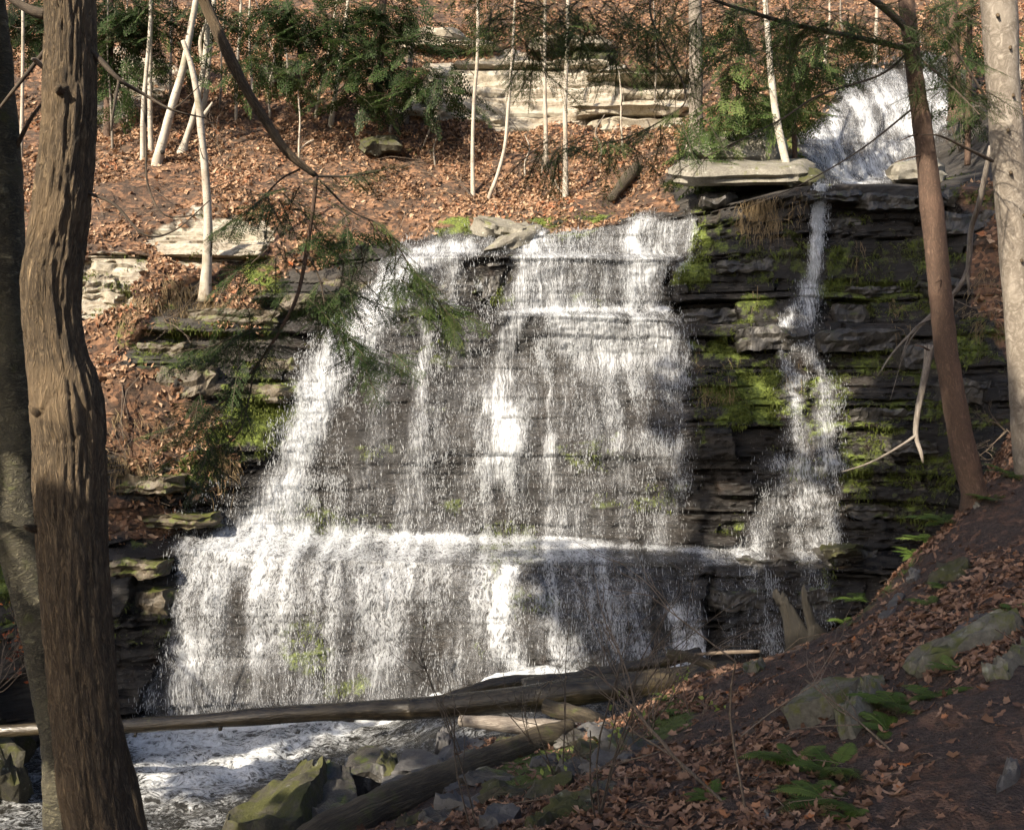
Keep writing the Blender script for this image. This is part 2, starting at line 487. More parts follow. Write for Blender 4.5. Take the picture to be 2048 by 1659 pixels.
def m_drops():
    m, nt, bs, out = new_mat("white_water_drops")
    setin(nt, bs, Base_Color=(0.88, 0.9, 0.92), Roughness=0.25)
    tl = nd(nt, "ShaderNodeBsdfTranslucent", {"Color": (0.86, 0.9, 0.92, 1)})
    mx = nd(nt, "ShaderNodeMixShader", {0: 0.35, 1: bs.outputs[0], 2: tl.outputs[0]})
    tp = nd(nt, "ShaderNodeBsdfTransparent", {})
    clear = nd(nt, "ShaderNodeMixShader", {0: 0.5, 1: mx.outputs[0], 2: tp.outputs[0]})
    nt.links.new(clear.outputs[0], out.inputs[0])
    return m

def m_pool():
    m, nt, bs, out = new_mat("stream_water")
    p = pos(nt)
    foam = n_attr(nt, "foam")
    wob = nd(nt, "ShaderNodeTexNoise", {"Vector": p, "Scale": 2.5, "Detail": 3.0})
    wv = nd(nt, "ShaderNodeVectorMath", {0: wob.outputs["Color"], "Scale": 0.5}, operation='SCALE').outputs[0]
    q = nd(nt, "ShaderNodeVectorMath", {0: p, 1: wv}, operation='ADD').outputs[0]
    s = n_noise(nt, n_map(nt, q, (5, 9, 5)), 1.0, 6, 0.68, 0.6)
    r = n_math(nt, 'SUBTRACT', 1.0, n_math(nt, 'MULTIPLY', n_math(nt, 'ABSOLUTE', n_math(nt, 'SUBTRACT', s, 0.5)), 6.0), True)
    f2 = n_noise(nt, p, 16, 5, 0.7)
    val = n_math(nt, 'ADD', n_math(nt, 'MULTIPLY', r, 0.5), n_math(nt, 'MULTIPLY', f2, 0.6))
    al = n_ss(nt, n_math(nt, 'SUBTRACT', n_math(nt, 'ADD', val, n_math(nt, 'MULTIPLY', n_math(nt, 'SUBTRACT', n_noise(nt, q, 1.6, 4, 0.65), 0.5), 0.9)), n_math(nt, 'SUBTRACT', 1.02, n_math(nt, 'MULTIPLY', foam, 0.9))), -0.2, 0.6)
    base = n_mix(nt, al, (0.018, 0.017, 0.014), (0.84, 0.87, 0.89))
    ro = n_math(nt, 'ADD', 0.07, n_math(nt, 'MULTIPLY', al, 0.5))
    h = n_math(nt, 'ADD', n_noise(nt, n_map(nt, q, (3, 7, 3)), 1.0, 5, 0.6), n_math(nt, 'MULTIPLY', val, 0.3))
    setin(nt, bs, Base_Color=base, Roughness=ro, Normal=n_bump(nt, h, 0.9, 0.08))
    return m

M = {}
M['terrain'] = m_terrain()
M['bank'] = m_bank()
M['sheet'] = m_water_sheet()
M['drops'] = m_drops()
M['pool'] = m_pool()
M['grey_slab'] = m_stone("grey_bank_slab", [(0.06, 0.056, 0.045), (0.12, 0.113, 0.088), (0.2, 0.19, 0.15)], (0.13, 0.14, 0.035), 0.5, 0.8, 0.4)
M['slate'] = m_stone("slate_slab", [(0.045, 0.043, 0.043), (0.085, 0.082, 0.08), (0.13, 0.128, 0.122)], (0.09, 0.08, 0.05), 0.22, 0.6)
M['dark_rock'] = m_stone("wet_dark_rock", [(0.018, 0.017, 0.015), (0.05, 0.046, 0.04), (0.11, 0.10, 0.085)], (0.1, 0.13, 0.02), 0.32, 0.42)
M['brown_ledge'] = m_stone("brown_mossy_ledge_rock", [(0.03, 0.024, 0.016), (0.085, 0.068, 0.046), (0.17, 0.14, 0.10)], (0.13, 0.15, 0.025), 0.5, 0.6)
M['mossy'] = m_stone("mossy_boulder_rock", [(0.02, 0.018, 0.013), (0.05, 0.046, 0.03), (0.10, 0.09, 0.055)], (0.075, 0.078, 0.016), 0.56, 0.8, 0.55)
M['tan_slab'] = m_stone("tan_lichened_slab", [(0.10, 0.09, 0.07), (0.19, 0.175, 0.14), (0.30, 0.28, 0.23)], (0.16, 0.17, 0.04), 0.3, 0.8, 0.8)
M['pale_slab'] = m_stone("pale_sandstone", [(0.17, 0.14, 0.10), (0.33, 0.29, 0.22), (0.48, 0.445, 0.365)], (0.2, 0.2, 0.06), 0.2, 0.85)
M['oak_bark'] = m_bark("furrowed_grey_brown_bark", [(0.11, 0.074, 0.042), (0.25, 0.175, 0.098), (0.40, 0.30, 0.175), (0.028, 0.019, 0.011)], 42, 7.0, 1.0, 0.016)
M['red_bark'] = m_bark("red_brown_conifer_bark", [(0.075, 0.045, 0.03), (0.15, 0.09, 0.06), (0.24, 0.16, 0.11), (0.05, 0.03, 0.02)], 26, 9, 0.6, 0.012)
M['grey_bark'] = m_bark("pale_grey_bark", [(0.18, 0.155, 0.125), (0.29, 0.255, 0.21), (0.40, 0.36, 0.30), (0.10, 0.08, 0.06)], 9, 6, 0.35, 0.01)
M['twig'] = m_bark("twig_bark", [(0.06, 0.045, 0.03), (0.12, 0.09, 0.06), (0.2, 0.155, 0.11), (0.03, 0.022, 0.016)], 40, 12, 0.5, 0.005)
M['dry_twig'] = m_bark("dry_twig_wood", [(0.13, 0.1, 0.07), (0.22, 0.17, 0.125), (0.32, 0.26, 0.2), (0.07, 0.05, 0.035)], 40, 12, 0.4, 0.005)
M['dead_wood'] = m_bark("bleached_dead_wood", [(0.2, 0.17, 0.14), (0.36, 0.32, 0.27), (0.5, 0.46, 0.4), (0.09, 0.07, 0.055)], 30, 4, 0.6, 0.01)
M['wet_log'] = m_bark("wet_barkless_log", [(0.03, 0.025, 0.016), (0.08, 0.063, 0.036), (0.16, 0.125, 0.07), (0.014, 0.011, 0.008)], 14, 1.6, 0.5, 0.008, 0.2, 0.3)
M['old_log'] = m_bark("weathered_brown_log", [(0.06, 0.046, 0.027), (0.125, 0.098, 0.058), (0.21, 0.17, 0.105), (0.022, 0.016, 0.01)], 22, 1.8, 0.9, 0.015, 0.7, 0.5)
M['stump_wood'] = m_bark("dark_rotten_stump_wood", [(0.014, 0.011, 0.007), (0.03, 0.024, 0.015), (0.06, 0.048, 0.03), (0.006, 0.005, 0.003)], 26, 3.0, 0.9, 0.015, 0.75, 0.15)
M['birch'] = m_birch("white_birch_bark")
M['sapling'] = m_birch("pale_sapling_bark", (0.42, 0.37, 0.30), (0.28, 0.235, 0.18), (0.1, 0.075, 0.05), 0.55)
M['yellow_birch'] = m_bark("peeling_yellow_birch_bark", [(0.03, 0.026, 0.016), (0.14, 0.125, 0.075), (0.36, 0.33, 0.21), (0.014, 0.012, 0.008)], 9, 17, 1.0, 0.02, 0.75, 0.5)
LEAF_STOPS = [(0.0, (0.09, 0.047, 0.027)), (0.25, (0.28, 0.155, 0.085)), (0.55, (0.46, 0.295, 0.18)), (0.8, (0.6, 0.435, 0.3)), (1.0, (0.38, 0.11, 0.03))]
M['leaves'] = m_plain("fallen_leaves_sunny_slope", 0, 0, 25, 0.75, 0.12, 'rnd', LEAF_STOPS)
M['near_leaves'] = m_plain("fallen_leaves_brown", 0, 0, 25, 0.7, 0.08, 'rnd',
    [(0.0, (0.05, 0.029, 0.02)), (0.3, (0.16, 0.092, 0.062)), (0.6, (0.29, 0.175, 0.12)), (0.85, (0.42, 0.285, 0.205)), (1.0, (0.40, 0.15, 0.055))])
M['needles'] = m_plain("hemlock_needles", 0, 0, 14, 0.6, 0.4, 'rnd',
    [(0.0, (0.02, 0.036, 0.013)), (0.5, (0.055, 0.10, 0.03)), (0.85, (0.105, 0.17, 0.045)), (1.0, (0.17, 0.23, 0.07))])
M['fern'] = m_plain("green_fern", 0, 0, 20, 0.55, 0.3, 'rnd',
    [(0.0, (0.055, 0.10, 0.02)), (0.5, (0.105, 0.18, 0.035)), (1.0, (0.19, 0.27, 0.065))])
M['moss_blades'] = m_plain("bright_moss_blades", 0, 0, 9, 0.7, 0.3, 'rnd',
    [(0.0, (0.045, 0.06, 0.012)), (0.5, (0.115, 0.15, 0.028)), (1.0, (0.22, 0.27, 0.055))])
M['dry_grass'] = m_plain("dry_hanging_grass", (0.16, 0.11, 0.055), (0.36, 0.27, 0.15), 12, 0.8, 0.2)
M['red_leaf'] = m_plain("red_brown_shrub_leaves", 0, 0, 20, 0.6, 0.25, 'rnd',
    [(0.0, (0.12, 0.03, 0.015)), (0.5, (0.28, 0.075, 0.03)), (1.0, (0.42, 0.15, 0.05))])
M['yellow_leaf'] = m_plain("yellow_green_leaves", (0.2, 0.26, 0.05), (0.32, 0.38, 0.1), 10, 0.6, 0.3)
# ------------------------------------------------------------------ the gorge: cliff and hillside lofted through measured profiles
TAIL = [(60, 29.0), (-60, 32.5), (-250, 38.5), (-430, 60.0)]
TAILR = [(50, 30.0), (-60, 34.0), (-250, 40.0), (-430, 62.0)]
ST = {
 -700: [(1540,13.6),(1450,13.4),(1300,13.5),(1180,13.7),(1130,14.1),(1000,14.7),(880,15.3),(800,15.8),(760,16.2),(640,17),(600,17.5),(500,18.5),(470,19),(380,20.5),(300,22.2),(240,23.5),(130,25),(110,26)]+TAIL,
 0: [(1560,14.6),(1470,14.4),(1300,14.6),(1190,14.9),(1140,15.3),(1000,15.9),(880,16.4),(800,16.8),(760,17.2),(640,18),(600,18.5),(500,19.5),(470,20),(380,21.5),(300,23.2),(240,24.5),(130,26),(110,27)]+TAIL,
 250: [(1540,15.5),(1430,15.2),(1220,15.4),(1120,15.6),(1080,16.1),(960,16.5),(850,16.9),(720,17.4),(690,18.0),(600,18.6),(530,18.8),(500,19.3),(470,19.9),(380,21.5),(320,22.9),(250,24.6),(130,26.2),(110,27.2)]+TAIL,
 360: [(1540,15.7),(1445,15.5),(1200,15.8),(1100,16.2),(1060,16.8),(960,17),(860,17.3),(720,17.7),(680,18.3),(610,18.8),(550,19.1),(510,19.4),(470,19.9),(385,21.6),(320,23),(250,24.8),(140,26.4),(118,27.4)]+TAIL,
 520: [(1540,15.8),(1435,15.6),(1200,16.0),(1110,16.5),(1060,17.5),(900,17.7),(780,18.0),(680,18.4),(640,18.8),(560,19.2),(530,19.5),(500,19.8),(480,20.2),(390,21.8),(310,23.5),(250,25),(140,26.5),(120,27.5)]+TAIL,
 640: [(1530,15.8),(1420,15.6),(1200,16.1),(1120,16.6),(1065,17.8),(900,18.0),(730,18.3),(640,18.6),(610,19),(540,19.4),(520,19.7),(500,20),(480,20.4),(390,22),(300,23.8),(240,25.3),(140,26.5),(120,27.6)]+TAIL,
 830: [(1520,15.8),(1405,15.7),(1200,16.1),(1130,16.6),(1072,18),(900,18.1),(715,18.4),(610,18.7),(590,19.0),(520,19.3),(508,19.8),(498,20.1),(480,20.8),(380,22.3),(290,24.2),(250,25.2),(140,26.1),(120,27.6)]+TAIL,
 1000: [(1500,15.8),(1360,15.7),(1200,16.1),(1130,16.6),(1075,18),(890,18.1),(720,18.5),(630,18.6),(618,19.1),(515,19.2),(505,19.9),(475,20.1),(462,20.8),(360,22.6),(270,24.8),(240,25.7),(140,26.0),(122,27.6)]+TAIL,
 1200: [(1500,15.8),(1345,15.7),(1200,16.1),(1130,16.6),(1078,18),(880,18.0),(715,18.4),(635,18.5),(620,19.0),(518,19.1),(510,19.8),(450,20.0),(438,20.8),(350,22.6),(265,24.8),(240,25.6),(150,25.9),(130,27.4)]+TAIL,
 1340: [(1490,15.9),(1340,15.8),(1200,16.1),(1135,16.6),(1085,17.8),(870,17.7),(712,18.2),(640,18.3),(620,18.9),(520,19),(512,19.6),(438,19.7),(428,20.4),(350,21.8),(270,24),(240,25),(160,25.8),(140,27)]+TAIL,
 1420: [(1480,16.0),(1320,15.9),(1200,16.2),(1140,16.6),(1095,17.4),(860,17.5),(705,18.0),(660,18.1),(610,18.5),(560,18.6),(520,18.75),(425,19),(412,19.8),(340,21.5),(270,23.5),(240,24.5),(180,25.8),(150,27)]+TAIL,
 1600: [(1480,15.9),(1300,15.8),(1200,16.0),(1140,16.3),(1100,16.9),(860,17.3),(710,17.8),(655,17.9),(600,18.2),(570,18.3),(500,18.4),(379,18.6),(374,19.4),(352,21.5),(300,24),(250,25.5),(200,26.6),(170,27.5)]+TAILR,
 1700: [(1480,15.8),(1300,15.6),(1200,15.8),(1135,16.1),(1095,16.7),(860,17.1),(712,17.7),(650,17.8),(600,18.1),(570,18.2),(490,18.3),(377,18.5),(373,19.2),(385,22.0),(365,24),(220,25.3),(150,26.5),(128,27)]+TAILR,
 1850: [(1480,15.2),(1300,15),(1200,15.3),(1130,15.7),(1090,16.2),(860,16.7),(715,17.3),(640,17.5),(600,17.8),(570,17.9),(480,18.1),(376,18.3),(369,19.2),(372,22),(345,24),(240,25.3),(150,26.5),(125,27)]+TAILR,
 2000: [(1480,13.8),(1300,14),(1200,14.2),(1130,14.4),(1000,14.8),(860,15.3),(715,15.9),(640,16.2),(600,16.5),(560,16.8),(470,17.2),(385,17.6),(350,18.5),(310,20),(260,22),(200,23.5),(150,25),(120,26)]+TAILR,
 2750: [(1480,12.0),(1300,12),(1200,12.2),(1130,12.4),(1000,12.8),(860,13.3),(715,13.9),(640,14.2),(600,14.5),(540,14.9),(450,15.4),(360,16),(310,17),(260,18.5),(200,20.5),(150,22),(100,24),(60,25.5)]+TAILR,
}
NSEG = [4, 44, 22, 15, 50, 56, 28, 13, 34, 10, 27, 11, 27, 27, 14, 32, 10, 16, 18, 8, 6]
NC = 680
stp = np.array(sorted(ST))
KEY = np.array([ST[s] for s in stp], float)                        # stations x keys x 2
for q, s_ in enumerate(stp):                                       # the ledges of the main fall stand well proud of the face below
    if 800 <= s_ <= 1350:
        KEY[q, 7, 1] -= 0.28; KEY[q, 6, 1] += 0.10; KEY[q, 9, 1] -= 0.22; KEY[q, 8, 1] += 0.05; KEY[q, 5, 1] -= 0.12
    if 500 <= s_ <= 1450: KEY[q, 3, 1] -= 0.22; KEY[q, 2, 1] -= 0.12
PXC = np.concatenate([np.linspace(-700, -40, 60), np.linspace(-36, 2084, NC-100), np.linspace(2100, 2750, 40)])
NC = len(PXC)
KX = np.empty((NC, KEY.shape[1], 2))
for k in range(KEY.shape[1]):
    for c in range(2):
        v = np.interp(PXC, stp, KEY[:, k, c])
        ker = np.hanning(23); ker /= ker.sum()
        KX[:, k, c] = np.convolve(np.pad(v, 11, mode='edge'), ker, 'valid')
rows, deps, seg_id = [], [], []
for k, n in enumerate(NSEG):
    t = np.linspace(0, 1, n, endpoint=(k == len(NSEG)-1))[:, None]
    rows.append(KX[None, :, k, 0]*(1-t) + KX[None, :, k+1, 0]*t)
    deps.append(KX[None, :, k, 1]*(1-t) + KX[None, :, k+1, 1]*t)
    seg_id += [k]*n
ROW, DEP = np.concatenate(rows), np.concatenate(deps)
seg_id = np.array(seg_id)
NR = ROW.shape[0]
PXG = np.repeat(PXC[None, :], NR, 0)
X0 = (PXG-1024)/FPX*DEP; Z0 = (829.5-ROW)/FPX*DEP; Y0 = DEP

# masks drawn over the loft (which rock is wet, mossy, pale, leaf covered, under water)
wx = PXG + 24*fbm(X0*0.9, Y0*0.9, Z0*0.9, 5, 0.62); wy = ROW + 20*fbm(X0*0.9+40, Y0*0.9, Z0*0.9, 5, 0.62)
Z = np.zeros_like(PXG)
# --- soil slope with leaves: everything above the rock edge
soil = poly_mask(wx, wy, [(-900,760),(60,800),(160,740),(250,700),(300,660),(330,630),(430,560),(470,600),(505,655),(560,560),(700,500),(830,470),(960,458),(1080,455),(1200,440),(1335,432),(1345,300),(1400,290),(1560,335),(1650,210),(1700,135),(1900,115),(1960,160),(2060,360),(2900,330),(2900,-900),(-900,-900)], 9)
soil = np.maximum(soil, poly_mask(wx, wy, [(160,745),(230,715),(330,760),(440,830),(420,900),(300,940),(205,880)], 12)*0.95)
soil = np.maximum(soil, poly_mask(wx, wy, [(200,990),(330,1010),(380,1050),(300,1080),(205,1090)], 12)*0.7)
soil = np.maximum(soil, poly_mask(wx, wy, [(1900,380),(2100,380),(2750,500),(2750,1100),(2040,960),(1990,720),(1930,500)], 15)*0.55)
out_pale = np.maximum.reduce([
    poly_mask(wx, wy, [(165,520),(260,510),(300,560),(285,620),(165,625)], 10),
    poly_mask(wx, wy, [(290,470),(350,430),(480,440),(560,460),(540,520),(420,530),(330,525)], 10)*0.9,
    poly_mask(wx, wy, [(800,215),(880,130),(960,118),(1120,120),(1180,130),(1370,155),(1390,215),(1360,262),(1000,252),(860,238)], 8),
    poly_mask(wx, wy, [(190,100),(330,100),(370,150),(260,230),(190,260)], 14)*0.6,
    poly_mask(wx, wy, [(800,60),(920,60),(940,110),(800,130)], 12)*0.45,
    poly_mask(wx, wy, [(1380,262),(1480,262),(1560,300),(1540,335),(1390,325)], 9)*0.6])
soil *= 1-np.clip(out_pale*1.2, 0, 1)
outcrop = np.clip(out_pale*1.3, 0, 1)
rockm = np.clip(np.maximum(1-soil, outcrop), 0, 1)
# --- water
flow = np.maximum.reduce([
    poly_mask(wx, ROW, [(975,498),(1040,476),(1120,460),(1390,437),(1386,470),(1345,512),(1010,516)], 6)*0.50,
    stroke(wx, ROW, [(1280,446,26,.75),(1290,520,30,.85),(1300,600,40,.95),(1300,622,55,.9)]),
    stroke(wx, ROW, [(1365,440,22,.35),(1368,520,16,.5),(1362,600,10,.3)]),
    stroke(wx, ROW, [(1060,470,20,.7),(1040,520,35,.65),(1030,560,35,.65),(1020,620,50,.65)]),
    poly_mask(wx, ROW, [(1010,512),(1345,512),(1335,625),(990,628)], 8)*0.46,
    stroke(wx, ROW, [(965,492,30,.6),(900,505,40,.8),(845,520,45,.9),(790,570,48,1.0),(750,620,60,1.0),(700,680,62,1.0),(655,760,64,.98),(620,840,62,.98),(590,930,66,.95),(570,1010,74,.9),(560,1070,120,1.0)]),
    poly_mask(wx, ROW, [(840,510),(960,505),(965,620),(800,640)], 14)*0.38,
    poly_mask(wx, ROW, [(790,640),(1370,625),(1375,1080),(520,1080),(600,820)], 16)*0.33,
    stroke(wx, ROW, [(1030,640,40,.75),(1015,720,36,.6),(1000,800,46,.75),(1000,900,64,.8),(985,980,60,.55),(985,1070,50,.45)]),
    stroke(wx, ROW, [(1130,640,60,.7),(1180,660,90,.85),(1230,700,100,.72),(1240,760,80,.5),(1240,850,70,.25)]),
    stroke(wx, ROW, [(1300,640,50,.75),(1300,720,60,.7),(1340,760,40,.45)]),
    stroke(wx, ROW, [(1105,640,14,.5),(1108,860,10,.6),(1115,890,36,.75),(1120,960,50,.4),(1130,1060,60,.3)]),
    stroke(wx, ROW, [(850,650,22,.6),(848,790,30,.55),(860,880,75,.55),(830,980,90,.42),(800,1060,90,.35)]),
    stroke(wx, ROW, [(1230,890,40,.5),(1300,890,60,.65),(1350,900,40,.75),(1345,990,44,.6),(1330,1070,50,.55)]),
    stroke(wx, ROW, [(1240,930,50,.5),(1250,1060,50,.35)]),
    poly_mask(wx, ROW, [(470,1052),(640,1055),(1000,1066),(1420,1088),(1690,1098),(1690,1122),(1430,1130),(1000,1128),(420,1122),(360,1105)], 8)*0.54,
    stroke(wx, ROW, [(430,1095,50,.8),(560,1072,70,1.0),(660,1080,60,.8),(800,1085,30,.7)]),
    poly_mask(wx, ROW, [(350,1095),(1000,1120),(1380,1130),(1400,1345),(1000,1352),(840,1405),(600,1440),(290,1460),(310,1330)], 10)*0.44,
    stroke(wx, ROW, [(1000,625,8,.85),(1340,620,10,.95)]), stroke(wx, ROW, [(450,1080,22,.85),(640,1075,20,.9),(1000,1082,15,.8),(1420,1100,12,.7)]), stroke(wx, ROW, [(1010,514,7,.7),(1330,514,7,.7)]),
    stroke(wx, ROW, [(400,1110,60,.75),(420,1180,80,.72),(400,1290,70,.6),(360,1420,60,.5)]),
    stroke(wx, ROW, [(520,1120,150,.72),(560,1200,130,.58),(520,1300,120,.5)]),
    stroke(wx, ROW, [(820,1130,100,.5),(840,1220,90,.5),(850,1300,70,.42)]),
    stroke(wx, ROW, [(1010,1150,38,.85),(1015,1230,46,.85),(1020,1300,40,.65),(1020,1350,40,.6)]),
    stroke(wx, ROW, [(1330,1240,30,.5),(1365,1230,34,.8),(1370,1340,36,.75)]),
    stroke(wx, ROW, [(1390,1135,26,.6),(1385,1180,26,.55)]),
    poly_mask(wx, ROW, [(1420,1130),(1660,1120),(1640,1300),(1430,1310)], 12)*0.27,
    stroke(wx, ROW, [(1570,1150,50,.4),(1580,1200,40,.35),(1560,1290,50,.4)])])
trick = np.maximum.reduce([
    stroke(wx*0.35+PXG*0.65, ROW, [(1632,378,22,.95),(1628,470,18,.9),(1622,570,18,.9),(1622,586,40,.9),(1618,610,26,.85),(1612,680,40,.65)]),
    stroke(wx, ROW, [(1590,610,14,.7),(1578,700,14,.65),(1590,800,26,.5),(1585,930,40,.45)]),
    stroke(wx, ROW, [(1632,680,20,.7),(1638,800,22,.62),(1630,930,36,.6)]),
    poly_mask(wx, ROW, [(1540,935),(1660,935),(1690,1100),(1490,1100)], 24)*0.34, stroke(wx, ROW, [(1555,935,30,.6),(1540,1020,36,.6),(1530,1095,50,.6)]), stroke(wx, ROW, [(1610,940,22,.62),(1600,1095,30,.55)]), stroke(wx, ROW, [(1650,1010,24,.6),(1650,1095,40,.62)]),
    stroke(wx, ROW, [(1545,932,34,.6),(1590,940,30,.6)]), stroke(wx, ROW, [(1580,1015,40,.6),(1640,1018,40,.6)])])
upf = np.maximum.reduce([
    poly_mask(wx, ROW, [(1690,150),(1740,138),(1890,135),(1893,200),(1668,205)], 7)*0.45,
    stroke(wx, ROW, [(1850,140,50,.5),(1850,210,40,.6)]),
    poly_mask(wx, ROW, [(1668,190),(1895,190),(1900,255),(1850,330),(1775,345),(1700,374),(1598,340),(1630,270)], 20)*0.72,
    stroke(wx, ROW, [(1760,215,70,.85),(1740,260,60,.9)]), stroke(wx, ROW, [(1780,300,70,.98),(1720,355,50,1.0)])])
flow = np.where(ROW < 372, upf, np.maximum(flow, trick))
# gather the water into streaks that run down the fall
vl0 = np.cumsum(np.concatenate([np.zeros((1, NC)), np.linalg.norm(np.diff(np.stack([X0, Y0, Z0], -1), axis=0), axis=-1)]), axis=0)
flow0 = flow
stk = 0.6*vnoise(X0*1.6+0.25*vnoise(X0*1.3, vl0*0.8, 0*X0), vl0*0.28, 0*X0+2) + 0.55*vnoise(X0*4.4+0.3*vnoise(X0*2, vl0*1.1, 0*X0+7), vl0*0.42, 0*X0+5) + 0.4*vnoise(X0*9.5, vl0*0.7, 0*X0+8) + 0.35*fbm(X0*2.2, vl0*2.0, 0*X0+11, 3)
flow = np.clip(flow*(0.92+0.62*stk*(1-0.35*flow)), 0, 1)
# --- moss, wetness
moss = np.maximum.reduce([Z,
    poly_mask(wx, wy, [(1375,440),(1420,450),(1430,590),(1350,580)], 14)*0.75,
    poly_mask(wx, wy, [(1365,670),(1480,660),(1560,720),(1570,830),(1480,860),(1370,830)], 16)*0.72,
    poly_mask(wx, wy, [(1460,740),(1550,720),(1560,850),(1470,850)], 14)*0.9,
    poly_mask(wx, wy, [(1640,500),(1800,480),(1850,560),(1760,600),(1640,590)], 18)*0.62,
    poly_mask(wx, wy, [(1640,700),(1860,690),(1850,760),(1660,770)], 16)*0.5,
    poly_mask(wx, wy, [(1660,860),(1760,880),(1740,1000),(1650,990)], 20)*0.5,
    poly_mask(wx, wy, [(1890,640),(2020,640),(2020,740),(1900,720)], 14)*0.6,
    poly_mask(wx, wy, [(1490,585),(1570,590),(1560,620),(1480,625)], 8)*0.7,
    poly_mask(wx, wy, [(440,800),(590,745),(600,800),(560,900),(420,900)], 12)*0.95,
    poly_mask(wx, wy, [(370,920),(440,910),(430,980),(340,985)], 9)*0.9,
    poly_mask(wx, wy, [(490,500),(560,520),(570,600),(500,600)], 14)*0.75,
    poly_mask(wx, wy, [(230,620),(300,600),(300,720),(240,700)], 14)*0.5,
    poly_mask(wx, wy, [(560,1230),(650,1220),(650,1340),(560,1340)], 18)*0.6,
    poly_mask(wx, wy, [(215,1190),(320,1180),(320,1290),(215,1300)], 14)*0.5,
    poly_mask(wx, wy, [(-60,1120),(60,1120),(60,1270),(-60,1290)], 14)*0.7,
    poly_mask(wx, wy, [(880,985),(940,975),(940,1030),(880,1030)], 14)*0.6,
    poly_mask(wx, wy, [(860,430),(950,425),(950,465),(880,475)], 8)*0.9,
    poly_mask(wx, wy, [(1075,440),(1210,432),(1170,460),(1080,466)], 6)*0.8,
    poly_mask(wx, wy, [(1500,215),(1640,200),(1600,320),(1530,320)], 14)*0.7,
    poly_mask(wx, wy, [(960,560),(1010,540),(1010,610),(960,615)], 10)*0.5])
gm = sstep(0.25, 0.7, fbm(X0*0.8+11, Y0*0.8, Z0*1.4, 3))
mvar = fbm(X0*1.5+31, Y0*1.5, Z0*2.6, 4, 0.6)
moss = np.clip(moss*(0.55+0.75*sstep(-0.55, 0.5, mvar)), 0, 1)
gm2 = sstep(-0.1, 0.5, fbm(X0*1.1+71, Y0*1.1, Z0*2.2, 4, 0.6))
moss = np.maximum(moss, 0.5*gm*(ROW > 330)*(1-soil))
moss = np.maximum(moss, 0.55*gm2*poly_mask(wx, wy, [(1380,400),(2030,380),(2030,1150),(1380,900)], 30))
moss = np.maximum(moss, 0.6*gm2*poly_mask(wx, wy, [(170,500),(600,500),(600,900),(420,980),(200,960)], 30)*(1-soil))
moss = np.maximum(moss, 0.33*gm*soil)
wet = np.clip(np.maximum(sstep(0.0, 0.25, flow0), poly_mask(wx, wy, [(560,640),(830,490),(1400,440),(1920,375),(2020,700),(1960,1200),(1400,1400),(200,1500),(200,1000),(420,960)], 30)), 0, 1)
wet = np.where(ROW < 300, sstep(0, .3, flow), wet)
leaf = soil*(1-sstep(0.1, 0.3, flow))
pale = np.clip(out_pale*np.where(PXG < 700, 0.8, 1.0) + 0.2*(1-wet)*rockm, 0, 1)

# layered rock: blocks that step in and out along bedding planes
lt = np.random.default_rng(3)
thick = lt.choice([0.07, 0.1, 0.16, 0.24, 0.36, 0.55], 170, p=[.2, .22, .2, .17, .13, .08])*lt.uniform(0.8, 1.25, 170)
bed = np.concatenate([[-7.0], -7.0+np.cumsum(thick)])
def rock_disp(x, y, z):
    zl = z + 0.05*fbm(x*0.35, y*0.3, z*0.1, 2) + 0.02*vnoise(x*2.3, y, z*0.3) + 0.012*x
    li = np.clip(np.searchsorted(bed, zl)-1, 0, 169)
    t = bed[li+1]-bed[li]
    f = (zl-bed[li])/t
    wb = 0.35 + 2.4*hash01(li, li*0+7) * (0.4 + t*2.2)
    xb = x/wb + 9*hash01(li, li*0+3) + 0.22*fbm(x*1.1, z*1.5, y*0.2, 2)
    bi = np.floor(xb); bf = xb-bi
    off = (hash01(li, bi)-0.5)*(0.10+0.34*np.clip(t*2.2, 0, 1)) + (hash01(li, li*0+21)-0.5)*0.16
    e = np.minimum(f, 1-f)*t
    crev = -0.075*(1-sstep(0.0, 0.028, e))
    ej = np.minimum(bf, 1-bf)*wb
    crev = np.minimum(crev, -0.05*(1-sstep(0.0, 0.02, ej))*(hash01(li, bi, bi*0+5) > 0.45))
    return off + crev
rd = rock_disp(X0, Y0, Z0)
rd2 = 0.05*fbm(X0*2.2, Y0*2.2, Z0*3.0, 4) + 0.18*fbm(X0*0.55, Y0*0.5, Z0*0.55, 2)
shale = 0.045*(1-2*np.abs(fbm(X0*3.0, Y0*2, Z0*9.0, 3))) + 0.03*fbm(X0*9, Y0*6, Z0*16, 2)
rd2 = rd2 + shale*(0.35+0.65*poly_mask(wx, wy, [(1380,800),(2040,700),(2040,1350),(1380,1330)], 60))
hill = 0.16*fbm(X0*0.8, Y0*0.8, Z0*0.8, 4)
soften = 1-0.78*sstep(0.08, 0.35, flow0)
steep = np.ones(NR); steep[np.isin(seg_id, [3])] = 0.3; steep[np.isin(seg_id, [12, 13])] = 0.6
disp = rockm*(rd*soften*steep[:, None]*(1+0.25*outcrop) + rd2) + (1-rockm)*hill
disp = np.where(ROW < -120, hill*2, disp)
D1 = DEP - disp
VT = np.stack([(PXG-1024)/FPX*DEP + 0.05*rockm*fbm(X0*3, Y0*3, Z0*3+50, 2), D1, Z0 + (1-rockm)*hill*0.4], -1)
ii, jj = np.meshgrid(np.arange(NR-1), np.arange(NC-1), indexing='ij')
QT = np.stack([ii*NC+jj, ii*NC+jj+1, (ii+1)*NC+jj+1, (ii+1)*NC+jj], -1)
FOLD = int(np.searchsorted(seg_id, 12))                           # first row of the slope above the cliff
A = dict(wet=wet, moss=moss, pale=pale, leaf=leaf)
